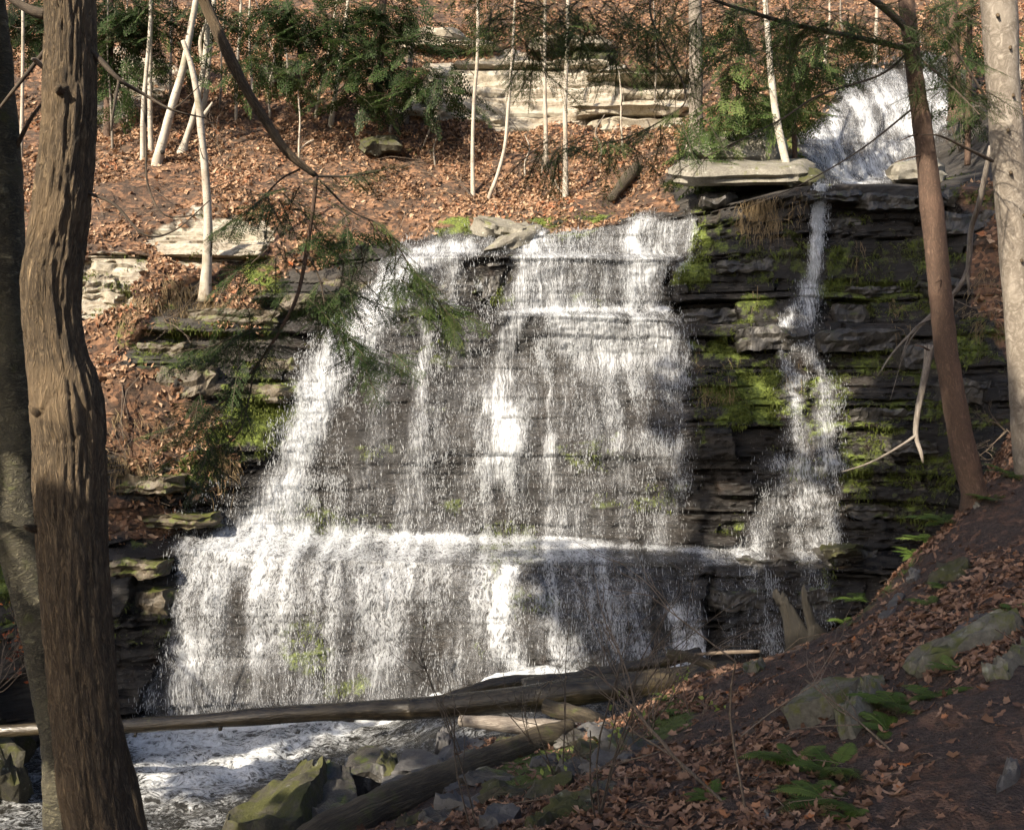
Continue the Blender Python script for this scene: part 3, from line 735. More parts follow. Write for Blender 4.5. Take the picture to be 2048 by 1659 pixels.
def sub_rows(r0, r1):
    idx = np.arange(r0, r1)
    return VT[r0:r1].reshape(-1, 3), (QT[r0:r1-1].reshape(-1, 4) - r0*NC), {k: a[r0:r1].ravel() for k, a in A.items()}
v, f, a = sub_rows(0, FOLD+1)
cliff = tag(mesh_obj("cliff", v, f, M['terrain'], attrs=a, smooth=False), "dark layered wet rock cliff behind and beside the falling water", kind="structure")
v, f, a = sub_rows(FOLD, NR)
hillside = tag(mesh_obj("hillside", v, f, M['terrain'], attrs=a), "steep slope of orange fallen leaves and pale rock outcrops", kind="structure")

PROJX, PROJY = proj(VT)
def hit(px, py, lift=0.0):
    """point of the gorge surface seen at a photo pixel (first surface from the camera)"""
    j = int(np.argmin(np.abs(PXC-px)))
    c = PROJY[:, j]; dd = VT[:, j, 1]
    best, bd = None, 1e9
    s = (c[:-1]-py)*(c[1:]-py) <= 0
    for i in np.nonzero(s)[0]:
        t = (c[i]-py)/(c[i]-c[i+1]+1e-9)
        d = dd[i]*(1-t)+dd[i+1]*t
        if d < bd: best, bd = i, d
    if best is None: bd = 25.0
    return P(px, py, bd-lift)
def hd(px, py):
    return float(hit(px, py)[1])

# ------------------------------------------------------------------ near bank (height field) 
BC = [(2048,1659,4.2),(1700,1659,4.5),(1300,1659,5),(1000,1659,5.6),(700,1680,6.8),(2048,1400,5.5),(1800,1450,5.8),(1500,1500,6.5),(1200,1510,8),(1040,1500,9.3),
      (850,1560,8.6),(640,1660,8.2),(2048,1200,7.5),(1800,1250,8),(1600,1335,8.5),(1400,1390,9.5),(2048,1000,10.5),(1950,985,11.2),(1840,1105,10.9),(1710,1235,10.6),
      (1610,1292,10.5),(1350,1375,11.2),(1240,1440,11.0),(1100,1480,10.6),(930,1495,10.6),(2048,840,12.4),(2300,900,11),(2500,1200,7),(1980,985,11.6)]
bp = [P(*c) for c in BC]
bp += [np.array(q, float) for q in [(0,0,-1.75),(3,0,-1.5),(7,0,0.2),(7,5,0.8),(9,9,2.6),(-3,0,-2.1),(-8,0,-2.8),(-3,5,-2.75),(-6,5,-3.2),(-10,5,-4),(-3,8,-3.9),(-6,8,-4.5),
       (-5,10,-5.2),(-9,10,-5.6),(-2.2,10.4,-4.6),(-1.5,11.8,-4.7),(0,12.4,-4.75),(1.5,12.8,-4.5),(3.2,12.8,-4.3),(4.4,12.8,-3.9),(5.6,13.2,-2.4),(-6,13,-6),(-10,13,-6.2),(0,14,-5.2),(3,14.2,-5),(5.5,14.4,-4.4),(-1.7,9.0,-3.75),
       (8,13,1.6),(11,13,3.6),(12,0,1.2),(0,-6,-1.6),(10,-6,0.6),(-10,-6,-2.2)]]
bp = np.array(bp)
def tps_phi(r2):
    return np.where(r2 > 1e-9, 0.5*r2*np.log(np.maximum(r2, 1e-12)), 0)
n = len(bp)
K = tps_phi(((bp[:, None, :2]-bp[None, :, :2])**2).sum(-1)) + 0.01*np.eye(n)
Pm = np.column_stack([np.ones(n), bp[:, :2]])
S = np.block([[K, Pm], [Pm.T, np.zeros((3, 3))]])
cf = np.linalg.solve(S, np.concatenate([bp[:, 2], np.zeros(3)]))
def bank_z(x, y, detail=True):
    x = np.asarray(x, float); y = np.asarray(y, float)
    z = cf[n] + cf[n+1]*x + cf[n+2]*y
    for i in range(n):
        z = z + cf[i]*tps_phi((x-bp[i, 0])**2+(y-bp[i, 1])**2)
    if detail:
        z = z + 0.06*fbm(x*1.6, y*1.6, 0*x, 3) + 0.018*fbm(x*9, y*9, 0*x+3, 2)
    return z
gx = np.concatenate([np.linspace(-12, -3, 40, endpoint=False), np.linspace(-3, 7, 230), np.linspace(7.2, 12, 24)])
gy = np.concatenate([np.linspace(-6, 3, 24, endpoint=False), np.linspace(3, 14.6, 235)])
GX, GY = np.meshgrid(gx, gy)
GZ = bank_z(GX, GY)
VB = np.stack([GX, GY, GZ], -1)
nb, mb = GX.shape
bi, bj = np.meshgrid(np.arange(nb-1), np.arange(mb-1), indexing='ij')
QB = np.stack([bi*mb+bj, bi*mb+bj+1, (bi+1)*mb+bj+1, (bi+1)*mb+bj], -1).reshape(-1, 4)
bpx, bpy_ = proj(VB)
bmoss = np.maximum.reduce([poly_mask(bpx, bpy_, q, 25) for q in (
    [(1640,1190),(1730,1140),(1830,1080),(1850,1110),(1700,1250),(1560,1290)], [(1290,1400),(1400,1390),(1380,1460),(1280,1500)], [(1000,1500),(1250,1440),(1200,1560),(1000,1600)])])*0.8
bank = tag(mesh_obj("bank", VB.reshape(-1, 3), QB, M['bank'], attrs=dict(moss=bmoss.ravel())), "steep brown leaf strewn bank in the shade", kind="structure")
def bhit(px, py, lift=0.0):
    """point of the bank seen at a photo pixel"""
    u_ = P(px, py, 1.0)
    d = np.linspace(2.5, 14.4, 150)
    below = u_[2]*d <= bank_z(u_[0]*d, d, False) + lift
    if not below.any(): return u_*14.39
    d0 = d[int(np.argmax(below))]
    d = np.linspace(d0-0.2, d0+0.1, 16)
    below = u_[2]*d <= bank_z(u_[0]*d, d) + lift
    return u_*(d[int(np.argmax(below))] if below.any() else d0)
def bpt(x, y, lift=0.0):
    return np.array([x, y, float(bank_z(np.array([x]), np.array([y]))[0]) + lift])

# ------------------------------------------------------------------ stream
sx = np.linspace(-14, 7, 250); sy = np.linspace(8.5, 16.6, 125)
SX, SY = np.meshgrid(sx, sy)
def stream_z(x, y):
    return -5.0 + 0.85*sstep(-2.6, 0.6, x) + 0.12*sstep(13.5, 16, y)
foam = np.zeros_like(SX)
spx, spy = proj(np.stack([SX, SY, stream_z(SX, SY)], -1))
fw = spx + 20*fbm(SX, SY, 0*SX, 2)
foam = np.maximum.reduce([poly_mask(fw, spy, [(240,1445),(760,1440),(720,1475),(590,1510),(500,1580),(360,1620),(290,1600),(250,1500)], 45)*0.74,
    poly_mask(fw, spy, [(60,1480),(250,1470),(270,1560),(140,1540)], 22)*0.42,
    stroke(fw, spy, [(250,1450,40,.95),(500,1450,30,.95),(760,1430,24,.9),(880,1395,24,.95),(1000,1360,24,.95),(1200,1350,16,.9),(1400,1345,16,.8)]),
    poly_mask(fw, spy, [(790,1410),(1010,1345),(1400,1340),(1400,1380),(1000,1400)], 12)*0.85,
    poly_mask(fw, spy, [(-300,1480),(1500,1400),(1500,1700),(-300,1700)], 22)*0.28])
SZ = stream_z(SX, SY) + (0.03+0.10*foam)*fbm(SX*2.2, SY*3.5, 0*SX, 4) + 0.05*foam
ns, ms = SX.shape
si, sj = np.meshgrid(np.arange(ns-1), np.arange(ms-1), indexing='ij')
QS = np.stack([si*ms+sj, si*ms+sj+1, (si+1)*ms+sj+1, (si+1)*ms+sj], -1).reshape(-1, 4)
VS = np.stack([SX, SY, SZ], -1)
stream = tag(mesh_obj("stream", VS.reshape(-1, 3), QS, M['pool'], attrs=dict(foam=foam.ravel())), "dark stream streaked with white foam below the falls", kind="structure")

# ------------------------------------------------------------------ falling water: a skin over the rock plus strands and drops
TG = np.gradient(VT, axis=0)
sm = DEP - (rockm*rd2*0.8 + rockm*rd*0.35*steep[:, None])
VW = np.stack([VT[..., 0], np.minimum(D1, sm) - 0.035 - 0.05*flow, VT[..., 2] + 0.03*flow], -1)
vlen = np.cumsum(np.concatenate([np.zeros((1, NC)), np.linalg.norm(np.diff(np.stack([X0, Y0, Z0], -1), axis=0), axis=-1)]), axis=0)
UVW = np.stack([X0, vlen], -1)
slope_flat = np.abs(TG[..., 1])/(np.linalg.norm(TG, axis=-1)+1e-9)
lacem = np.clip(np.maximum(poly_mask(PXG, ROW, [(250,1040),(1700,1080),(1700,1320),(250,1340)], 25), 0.25*(ROW < 372))+0.15, 0, 1)
def water_skin(name, sel, label):
    fm = np.minimum.reduce([flow[:-1, :-1], flow[1:, :-1], flow[:-1, 1:], flow[1:, 1:]])
    keep = (np.maximum.reduce([flow[:-1, :-1], flow[1:, :-1], flow[:-1, 1:], flow[1:, 1:]]) > 0.03) & sel[:-1, :-1]
    F = QT[keep]
    used, inv = np.unique(F, return_inverse=True)
    o = mesh_obj(name, VW.reshape(-1, 3)[used], inv.reshape(F.shape), M['sheet'], org=VW.reshape(-1, 3)[used].mean(0)*[1, 1, 0]+[0, 0, VW.reshape(-1, 3)[used][:, 2].min()],
                 attrs=dict(flow=flow.ravel()[used], lace=lacem.ravel()[used]), uv=UVW.reshape(-1, 2)[used])
    return tag(o, label, kind="structure"), keep
is_up = ROW < 372
is_tr = (PXG > 1460) & (ROW >= 372) & (ROW < 1106)
def drops(parent, keep, n, seed, zlo=-6.0):
    r = np.random.default_rng(seed)
    W = flow[:-1, :-1][keep]
    i, j = ii[keep], jj[keep]
    a = VW[i, j]; e1 = VW[i, j+1]-a; e2 = VW[i+1, j]-a
    ar = np.linalg.norm(np.cross(e1, e2), axis=1)
    ar *= np.where(PXG[i, j] < -20, 0, 1)
    xx, vv = X0[i, j], vlen[i, j]
    cl = 0.9*vnoise(xx*3.5, vv*0.5, xx*0+3) + 0.9*vnoise(xx*11, vv*1.1, xx*0+9) + 0.8*vnoise(xx*6, vv*5, xx*0+1)
    w = ar*np.clip(W, 0, 1)**0.7*np.where(slope_flat[i, j] > 0.8, 0.3, 1.0)*np.exp(1.5*cl)*np.where(ROW[i, j] > 1110, 0.6, 1.0)
    k = r.choice(len(w), n, p=w/w.sum())
    t1, t2 = r.random((2, n))
    p = a[k] + e1[k]*t1[:, None] + e2[k]*t2[:, None]
    out = np.clip(r.exponential(0.07, n), 0, 0.45)
    p = p + np.array([0, -1, 0.1])*out[:, None] + r.normal(0, 0.03, (n, 3))
    fl = -e2[k]/(np.linalg.norm(e2[k], axis=1)[:, None]+1e-9)
    dr = fl*0.45 + np.array([0, -0.1, -0.8]) + r.normal(0, 0.14, (n, 3))
    dr /= np.linalg.norm(dr, axis=1)[:, None]
    L = np.clip(r.lognormal(-3.1, 0.65, n), 0.012, 0.22)
    R = np.clip(r.lognormal(-5.62, 0.35, n), 0.0022, 0.009)
    sd = np.cross(dr, [0.3, 1, 0.2]); sd /= np.linalg.norm(sd, axis=1)[:, None]
    sb = np.cross(dr, sd)
    vs_ = [p+dr*L[:, None]*0.5]
    vs_.append(p + dr*L[:, None]*0.2 + sd*R[:, None]*1.2)
    vs_.append(p + dr*L[:, None]*0.1 - sd*R[:, None]*0.9 + sb*R[:, None])
    vs_.append(p - dr*L[:, None]*0.5 - sb*R[:, None]*0.7)
    V = np.stack(vs_, 1).reshape(-1, 3)
    b = (np.arange(n)*4)[:, None, None]
    T = np.array([[0, 1, 2], [0, 2, 3], [0, 3, 1], [1, 3, 2]])[None]
    F = (b+T).reshape(-1, 3)
    return tag(mesh_obj("water_drops", V, F, M['drops'], parent, smooth=True), kind="stuff")
wf_main, kp = water_skin("waterfall", ~is_up & ~is_tr, "wide stepped white waterfall dropping over three dark rock ledges")
drops(wf_main, kp, 42000, 1)
wf_tr, kp = water_skin("waterfall", is_tr, "thin trickling side fall down the dark mossy wall")
drops(wf_tr, kp, 6000, 2)
wf_up, kp = water_skin("waterfall", is_up, "upper white waterfall fanning over rock behind the red brown trunk")
drops(wf_up, kp, 6000, 3)
# ------------------------------------------------------------------ stones
def box_grid(nu, nv, nw):
    """surface of a unit box as a welded grid: returns (u,v,w) in 0..1 and quads"""
    idx, pts, quads = {}, [], []
    def vid(a, b, c):
        k = (a, b, c)
        if k not in idx:
            idx[k] = len(pts); pts.append((a/nu, b/nv, c/nw))
        return idx[k]
    for c, flip in ((0, False), (nw, True)):
        for a in range(nu):
            for b in range(nv):
                q = [vid(a, b, c), vid(a+1, b, c), vid(a+1, b+1, c), vid(a, b+1, c)]
                quads.append(q[::-1] if not flip else q)
    for b, flip in ((0, False), (nv, True)):
        for a in range(nu):
            for c in range(nw):
                q = [vid(a, b, c), vid(a+1, b, c), vid(a+1, b, c+1), vid(a, b, c+1)]
                quads.append(q if not flip else q[::-1])
    for a, flip in ((0, False), (nu, True)):
        for b in range(nv):
            for c in range(nw):
                q = [vid(a, b, c), vid(a, b+1, c), vid(a, b+1, c+1), vid(a, b, c+1)]
                quads.append(q[::-1] if not flip else q)
    return np.array(pts), np.array(quads)
BG = {}
def stone_mesh(corners, thick, seed=0, rough=0.05, jag=0.10, rnd=0.12, res=(16, 12, 5), layers=True, down=None):
    """corners: four world points of the top face (in order); thickness grows along 'down'"""
    if res not in BG: BG[res] = box_grid(*res)
    uvw, Q = BG[res]
    c = np.asarray(corners, float)
    nrm = unit(np.cross(c[1]-c[0], c[3]-c[0]))
    if nrm[2] < 0: nrm = -nrm
    dn = -nrm if down is None else unit(np.asarray(down, float))
    u, v, w = uvw[:, 0].copy(), uvw[:, 1].copy(), uvw[:, 2]
    r = np.random.default_rng(seed+100)
    o = seed*7.31
    # ragged outline
    du = jag*fbm(v*3.1+o, w*1.5, 0*v+o, 3); dv = jag*fbm(u*3.1+o+9, w*1.5, 0*u+o, 3)
    k = rnd*np.abs(2*w-1)**4
    uu = 0.5 + (u-0.5)*(1-k) + du*np.abs(2*u-1)**2
    vv = 0.5 + (v-0.5)*(1-k) + dv*np.abs(2*v-1)**2
    # cut corners like broken stone
    for s1, s2 in ((0, 0), (1, 0), (1, 1), (0, 1)):
        cut = r.uniform(0.02, 0.28)
        s = np.abs(uu-s1)+np.abs(vv-s2)
        m = s < cut
        uu = np.where(m, uu + (cut-s)*0.5*(1 if s1 == 0 else -1), uu)
        vv = np.where(m, vv + (cut-s)*0.5*(1 if s2 == 0 else -1), vv)
    top = ((1-uu)*(1-vv))[:, None]*c[0] + (uu*(1-vv))[:, None]*c[1] + (uu*vv)[:, None]*c[2] + ((1-uu)*vv)[:, None]*c[3]
    V = top + dn*((1-w)*thick)[:, None]
    sc = 1.6/max(0.15, np.linalg.norm(c[1]-c[0]))
    h = rough*fbm(V[:, 0]*sc*2+o, V[:, 1]*sc*2, V[:, 2]*sc*2, 4)
    V = V - dn*h[:, None]
    side = (np.minimum(np.minimum(u, 1-u), np.minimum(v, 1-v)) < 1e-6)
    if layers:
        ctr = V.mean(0)
        st = 0.06*np.linalg.norm(c[1]-c[0])*(hash01(np.floor(w*res[2]*1.0+0.5), w*0+seed)-0.5)
        dirh = (V-ctr); dirh -= np.outer(dirh@nrm, nrm)
        dirh /= np.linalg.norm(dirh, axis=1)[:, None]+1e-9
        V = V + dirh*(st*side)[:, None]
    return V, Q
def stone(name, corners, thick, mat, label, cat="rock", group=None, parent=None, **kw):
    V, Q = stone_mesh(corners, thick, **kw)
    base = np.array([V[:, 0].mean(), V[:, 1].mean(), V[:, 2].min()])
    o = mesh_obj(name, V, Q, M[mat], parent, org=base, smooth=False)
    # soft shading on tops, crisp at the breaks
    me = o.data
    me.polygons.foreach_set("use_smooth", np.ones(len(me.polygons), bool))
    try: me.set_sharp_from_angle(angle=math.radians(38))
    except Exception: pass
    if parent is None: tag(o, label, cat, group)
    return o
def q4(*c):
    return [P(*k) for k in c]
def bq(lift, *c):
    """corners on the bank at photo pixels"""
    return [bhit(px, py)+np.array([0, 0, lift]) for px, py in c]

# slabs of the cliff that stand proud of the wall, each a piece of the cliff
ls = np.random.default_rng(21)
def ledge(px0, px1, py, h, d, out, seed):
    z0 = (829.5-py)/FPX*d
    a, b = P(px0, py, d), P(px1, py, d)
    cs = [a+[0, -out, 0], b+[0, -out, 0], b+[0, 0.7, 0.02], a+[0, 0.7, 0.02]]
    V, Q = stone_mesh(cs, h, seed=seed, rough=0.05, jag=0.07, rnd=0.03, res=(28, 7, 6), down=(0, 0, -1))
    V = V + 0.03*np.stack([fbm(V[:, 0]*7+s_, V[:, 1]*7, V[:, 2]*11, 3) for s_ in (0, 40, 80)], -1)
    o = mesh_obj("rock_slab", V, Q, M['brown_ledge' if px0 < 700 else 'dark_rock'], cliff, org=V.mean(0), smooth=False)
for k, (a, b, y, h, o) in enumerate([(1362,1500,622,0.34,0.22),(1478,1620,655,0.42,0.12),(1660,1790,610,0.42,0.16),(1640,1840,660,0.36,0.14),(1440,1560,520,0.22,0.10),
        (1690,1800,575,0.18,0.2),(1800,1900,690,0.42,0.12),(1640,1720,440,0.3,0.08),(1720,1830,392,0.24,0.16),(1600,1720,382,0.2,0.2),(1830,1930,385,0.3,0.18),
        (1860,1990,560,0.3,0.15),(1700,1860,820,0.28,0.14),(1780,1930,880,0.24,0.16),(1480,1600,1120,0.2,0.12),(1640,1760,1100,0.26,0.22),(1700,1850,1010,0.2,0.14),
        (1420,1540,1180,0.3,0.1),(1600,1700,1180,0.3,0.12),(270,400,690,0.3,0.25),(300,430,735,0.5,0.12),(380,560,620,0.28,0.15),(500,600,720,0.45,0.1),(440,580,770,0.3,0.2),
        (210,330,1120,0.25,0.2),(215,340,1180,0.4,0.12),(560,680,590,0.3,0.12),(960,1010,555,0.4,0.14),(850,960,560,0.3,0.05),(640,760,560,0.34,0.1),(210,360,950,0.3,0.15),(230,420,1030,0.2,0.2),(1900,2010,760,0.4,0.2),(1880,2000,430,0.35,0.2)]):
    ledge(a, b, y, h, hd((a+b)/2, y+6), o, 300+k)
# bedding blocks of the pale outcrop and of the small bright outcrop on the left
for k, (a, b, y, h, o) in enumerate([(905,1110,130,0.2,0.35),(1085,1210,126,0.2,0.3),(900,1175,146,0.75,0.25),(1180,1375,156,0.24,0.7),(1150,1370,212,0.3,0.35),(880,1020,232,0.3,0.15),(1190,1385,238,0.4,0.2),
        (175,270,530,0.3,0.12),(165,250,585,0.25,0.10),(420,540,462,0.4,0.08),(235,330,120,0.5,0.2),(800,930,70,0.5,0.6),(870,1000,92,0.2,0.5),(1060,1220,90,0.35,0.8)]):
    d = hd((a+b)/2, y+8)
    aa, bb = P(a, y, d), P(b, y, d)
    V, Q = stone_mesh([aa+[0, -o, 0], bb+[0, -o, 0], bb+[0, 0.9, 0.05], aa+[0, 0.9, 0.05]], h, seed=500+k, rough=0.05, jag=0.10, rnd=0.14, res=(24, 6, 5), down=(0, 0, -1))
    ob = mesh_obj("rock_slab", V, Q, M['pale_slab'], hillside, org=V.mean(0), smooth=True)
    try: ob.data.set_sharp_from_angle(angle=math.radians(38))
    except Exception: pass

# mossy stones on the slope
stone("boulder", q4((520,140,hd(540,150)-0.6),(600,140,hd(580,150)-0.6),(610,118,hd(600,130)),(530,118,hd(540,130))), 0.5, 'mossy', "mossy rock on the slope behind the drooping limb", "rock", seed=91, rnd=0.3, jag=0.12)
stone("boulder", q4((1140,118,hd(1160,130)-0.3),(1230,112,hd(1200,125)-0.3),(1240,92,hd(1230,100)+.4),(1150,92,hd(1160,100)+.4)), 0.4, 'mossy', "mossy dark rock on top of the pale outcrop", "rock", seed=92, rnd=0.3, jag=0.12)
stone("boulder", q4((720,285,hd(750,300)-0.5),(800,285,hd(780,300)-0.5),(800,268,hd(790,280)),(730,268,hd(740,280))), 0.35, 'mossy', "mossy stone in the leaves under the dark hemlock", "rock", seed=93, rnd=0.3, jag=0.14)
# loose slabs at the top of the falls
stone("rock_slab", q4((1335,338,18.6),(1600,330,18.6),(1640,318,20.6),(1360,318,20.6)), 0.36, 'tan_slab', "long flat grey slab overhanging the rim left of the thin side fall", "rock", "slabs on the rim of the falls", seed=1, jag=0.06, rough=0.03, res=(26, 10, 5))
stone("rock_slab", q4((1385,285,20.3),(1565,285,20.3),(1580,262,22.5),(1390,262,22.5)), 0.42, 'tan_slab', "second grey slab lying behind and above the long overhanging slab", "rock", "slabs on the rim of the falls", seed=2, jag=0.08, res=(22, 10, 5))
stone("boulder", q4((1580,345,18.7),(1655,345,18.7),(1640,335,20),(1585,335,20)), 0.36, 'mossy', "low mossy boulder at the right end of the long overhanging slab", "rock", seed=3, rnd=0.5, jag=0.1)
stone("boulder", q4((1772,335,18.7),(1880,330,18.7),(1890,322,20),(1785,322,20)), 0.36, 'tan_slab', "tan block on the rim just left of the red brown trunk", "rock", seed=4, rnd=0.25, jag=0.12)
stone("boulder", q4((1395,392,18.9),(1470,388,18.9),(1470,380,19.8),(1400,380,19.8)), 0.28, 'dark_rock', "small dark mossy rock tucked under the long overhanging slab", "rock", seed=5, rnd=0.4)
stone("rock_slab", q4((946,438,20.2),(1050,458,20.2),(1075,445,21.4),(960,430,21.4)), 0.30, 'tan_slab', "tilted tan slab at the top left of the wide falls", "rock", "tan slabs beside the top of the falls", seed=6, jag=0.14)
stone("rock_slab", q4((965,490,19.7),(1060,462,19.8),(1085,447,20.6),(1030,452,20.9)), 0.24, 'tan_slab', "long tan slab leaning toward the water at the top of the falls", "rock", "tan slabs beside the top of the falls", seed=7, jag=0.10)
stone("rock_slab", q4((955,518,19.1),(1075,513,19.1),(1070,504,19.9),(970,504,19.9)), 0.2, 'dark_rock', "flat brown wet rock parting the water on the upper ledge", "rock", seed=8, jag=0.15, rough=0.06, rnd=0.3)
stone("rock_slab", q4((1640,1098,15.9),(1720,1092,15.9),(1730,1085,16.6),(1660,1085,16.6)), 0.16, 'mossy', "flat mossy rock at the foot of the side fall", "rock", seed=9, jag=0.12)
# foreground rocks by the stream
stone("boulder", q4((395,1668,7.6),(610,1640,7.6),(662,1505,8.9),(600,1520,9.1)), 0.75, 'mossy', "big angular mossy boulder with yellow lichen at the bottom edge", "rock", seed=10, jag=0.08, rough=0.07, rnd=0.08, res=(22, 18, 6))
stone("boulder", q4((612,1640,7.9),(740,1640,8.0),(700,1520,9.2),(645,1505,9.1)), 0.7, 'dark_rock', "dark shaded boulder against the right side of the big mossy boulder", "rock", seed=11, jag=0.12, rough=0.07, rnd=0.15)
stone("rock_slab", q4((790,1535,9.2),(862,1556,9.0),(892,1512,9.6),(815,1488,9.9)), 0.12, 'slate', "upper of two flat grey slate slabs beside the foreground log", "rock", "slate slabs beside the foreground log", seed=12, jag=0.10, rough=0.015, rnd=0.05)
stone("rock_slab", q4((738,1595,8.5),(850,1608,8.4),(885,1556,8.9),(775,1545,9.1)), 0.12, 'slate', "lower of two flat grey slate slabs beside the foreground log", "rock", "slate slabs beside the foreground log", seed=13, jag=0.10, rough=0.015, rnd=0.05)
stone("rock_slab", q4((690,1530,9.4),(790,1545,9.3),(790,1500,9.9),(720,1490,10)), 0.3, 'dark_rock', "dark wet rock between the mossy boulder and the slate slabs", "rock", seed=14, jag=0.14)
stone("boulder", q4((745,1540,9.3),(800,1530,9.3),(790,1490,9.8),(755,1495,9.8)), 0.3, 'mossy', "small rounded mossy rock left of the slate slabs", "rock", seed=15, rnd=0.45)
stone("rock_slab", q4((870,1480,10.5),(905,1482,10.5),(905,1455,10.9),(880,1450,10.9)), 0.3, 'slate', "small upright grey stone under the long wet log", "rock", seed=16)
rb = np.random.default_rng(9)
spots = [(930,1500),(960,1525),(1010,1490),(905,1540),(985,1560),(1060,1500),(1090,1530),(1130,1480),(1180,1500),(1230,1470),(1160,1545),(1030,1590),(930,1610),(880,1640),(1100,1590),(1220,1530),(760,1630),(830,1645),(1000,1640),(1270,1500),(1150,1620),(905,1575),(1210,1590),(1080,1650),(1180,1460)]
RUB = ['slate chip just right of the upper slate slab', 'dark stone beside the middle of the weathered log', 'mossy stone under the thickest part of the long log', 'slate piece touching the right side of the slate slabs', 'dark stone hidden behind the middle of the weathered log', 'mossy stone in the gap between the two big logs', "slate chip right above the weathered log's upper half", 'dark rock beside the broken tip of the weathered log', "mossy flat stone right of the weathered log's tip", 'slate stone under the right end of the long log', 'dark stone in brush right of the weathered log', 'mossy stone below the upper half of the weathered log', 'slate stone below the middle of the weathered log', 'dark stone under the lower half of the weathered log', 'mossy stone deep in the brush right of the log', 'slate stone at the foot of the leafy bank', "dark stone left of the weathered log's lower half", 'mossy stone touching the weathered log at the bottom edge', 'slate piece at the bottom edge right of the log', 'dark stone where the leafy bank meets the rubble', 'mossy stone at the bottom edge under the brush', "slate chip wedged against the weathered log's upper side", 'dark stone at the lower edge of the leafy bank', 'mossy stone at the bottom edge right of centre', 'slate stone against the end of the pale bare log']
for k, (px, py) in enumerate(spots):
    c = bhit(px, py)
    s = rb.uniform(0.10, 0.24); a = rb.uniform(0, 3.14); el = rb.uniform(0.5, 0.9)
    e1 = np.array([math.cos(a), math.sin(a), rb.uniform(-0.2, 0.2)])*s; e2 = np.array([-math.sin(a), math.cos(a), rb.uniform(-0.2, 0.25)])*s*el
    cs = [c-e1-e2, c+e1-e2, c+e1+e2, c-e1+e2]
    cs = [q+np.array([0, 0, 0.05]) for q in cs]
    stone("rock", cs, rb.uniform(0.08, 0.2), ['slate', 'dark_rock', 'mossy'][(0,1,2,0,1,2,0,1,2,0,1,2,0,1,2,0,1,2,0,1,2,0,1,2,0)[k]], RUB[k], "rock", "rubble stones under the long log", seed=40+k, jag=0.15, rnd=0.2, res=(8, 8, 3))
# slabs in the right hand bank
stone("rock_slab", bq(0.17, (1545,1478),(1665,1440),(1735,1402),(1640,1400)), 0.34, 'grey_slab', "thick grey green slab jutting from the bank with dark hollow beneath", "rock", "slabs in the leafy bank", seed=60, jag=0.03, rough=0.03, res=(22, 14, 6))
stone("rock_slab", bq(0.15, (1655,1490),(1705,1478),(1765,1405),(1730,1395)), 0.36, 'grey_slab', "squat grey green block beside the jutting slab in the bank", "rock", "slabs in the leafy bank", seed=61, jag=0.03, rnd=0.2)
stone("rock_slab", bq(0.05, (1620,1408),(1700,1395),(1780,1362),(1690,1362)), 0.2, 'grey_slab', "mossy slab lying flat just above the jutting slab in the bank", "rock", "slabs in the leafy bank", seed=62, jag=0.04)
stone("rock_slab", bq(0.13, (1785,1362),(1840,1362),(2040,1262),(2025,1240)), 0.18, 'grey_slab', "long narrow yellow green stone lying along the bank", "rock", "slabs in the leafy bank", seed=63, jag=0.03, res=(26, 6, 4))
stone("rock_slab", bq(0.03, (1872,1298),(1900,1300),(1990,1232),(1955,1225)), 0.12, 'slate', "smooth dark slate slab above the long narrow stone", "rock", "slabs in the leafy bank", seed=64, jag=0.03, rough=0.01)
stone("rock_slab", bq(0.03, (1752,1240),(1775,1242),(1812,1192),(1795,1186)), 0.1, 'slate', "narrow purple grey slate slab on the upper bank", "rock", "slabs in the leafy bank", seed=65, jag=0.03, rough=0.01)
stone("rock_slab", bq(0.03, (1808,1170),(1830,1165),(1845,1145),(1825,1142)), 0.1, 'slate', "small pale grey flat stone near the crest of the bank", "rock", "slabs in the leafy bank", seed=66, jag=0.03)
stone("rock_slab", bq(0.07, (1850,1180),(1920,1165),(1940,1130),(1870,1135)), 0.16, 'mossy', "brown mossy rock half sunk in leaves on the upper bank", "rock", "slabs in the leafy bank", seed=67, jag=0.04)
stone("rock_slab", bq(0.08, (1960,1372),(2000,1360),(2080,1310),(2060,1300)), 0.2, 'grey_slab', "mossy yellow green stone cut off by the right edge", "rock", "slabs in the leafy bank", seed=68, jag=0.04)
stone("rock", bq(0.06, (1930,1024),(1955,1020),(1955,1000),(1935,1000)), 0.14, 'tan_slab', "small pale stone at the foot of the red brown trunk", "rock", seed=69, res=(8, 8, 4), rnd=0.3)
stone("rock", bq(0.06, (1990,1590),(2040,1570),(2040,1540),(2010,1545)), 0.14, 'slate', "dark grey stone in bare soil near the lower right corner", "rock", seed=70, res=(10, 8, 4), rnd=0.3)
stone("rock", bq(0.02, (1512,1645),(1535,1645),(1540,1630),(1515,1630)), 0.05, 'slate', "little blue grey stone among leaves at the bottom edge", "rock", seed=71, res=(8, 8, 4), rnd=0.4)
stone("rock_slab", bq(0.06, (1485,1350),(1520,1345),(1530,1330),(1495,1332)), 0.1, 'grey_slab', "small pale green stone on the crest of the bank left of the stump", "rock", seed=72, res=(10, 8, 4))
# left bank boulders under the log end
stone("boulder", q4((-160,1490,12.3),(80,1488,12.4),(60,1420,14.2),(-160,1420,14.2)), 1.0, 'mossy', "mossy boulder holding the left end of the long wet log", "rock", seed=80, rnd=0.55, jag=0.2, rough=0.15)
stone("boulder", q4((95,1425,13.4),(215,1420,13.4),(200,1395,14.3),(110,1395,14.3)), 0.6, 'dark_rock', "dark wet boulder behind the long log near the left trunk", "rock", seed=81, rnd=0.3, jag=0.1)

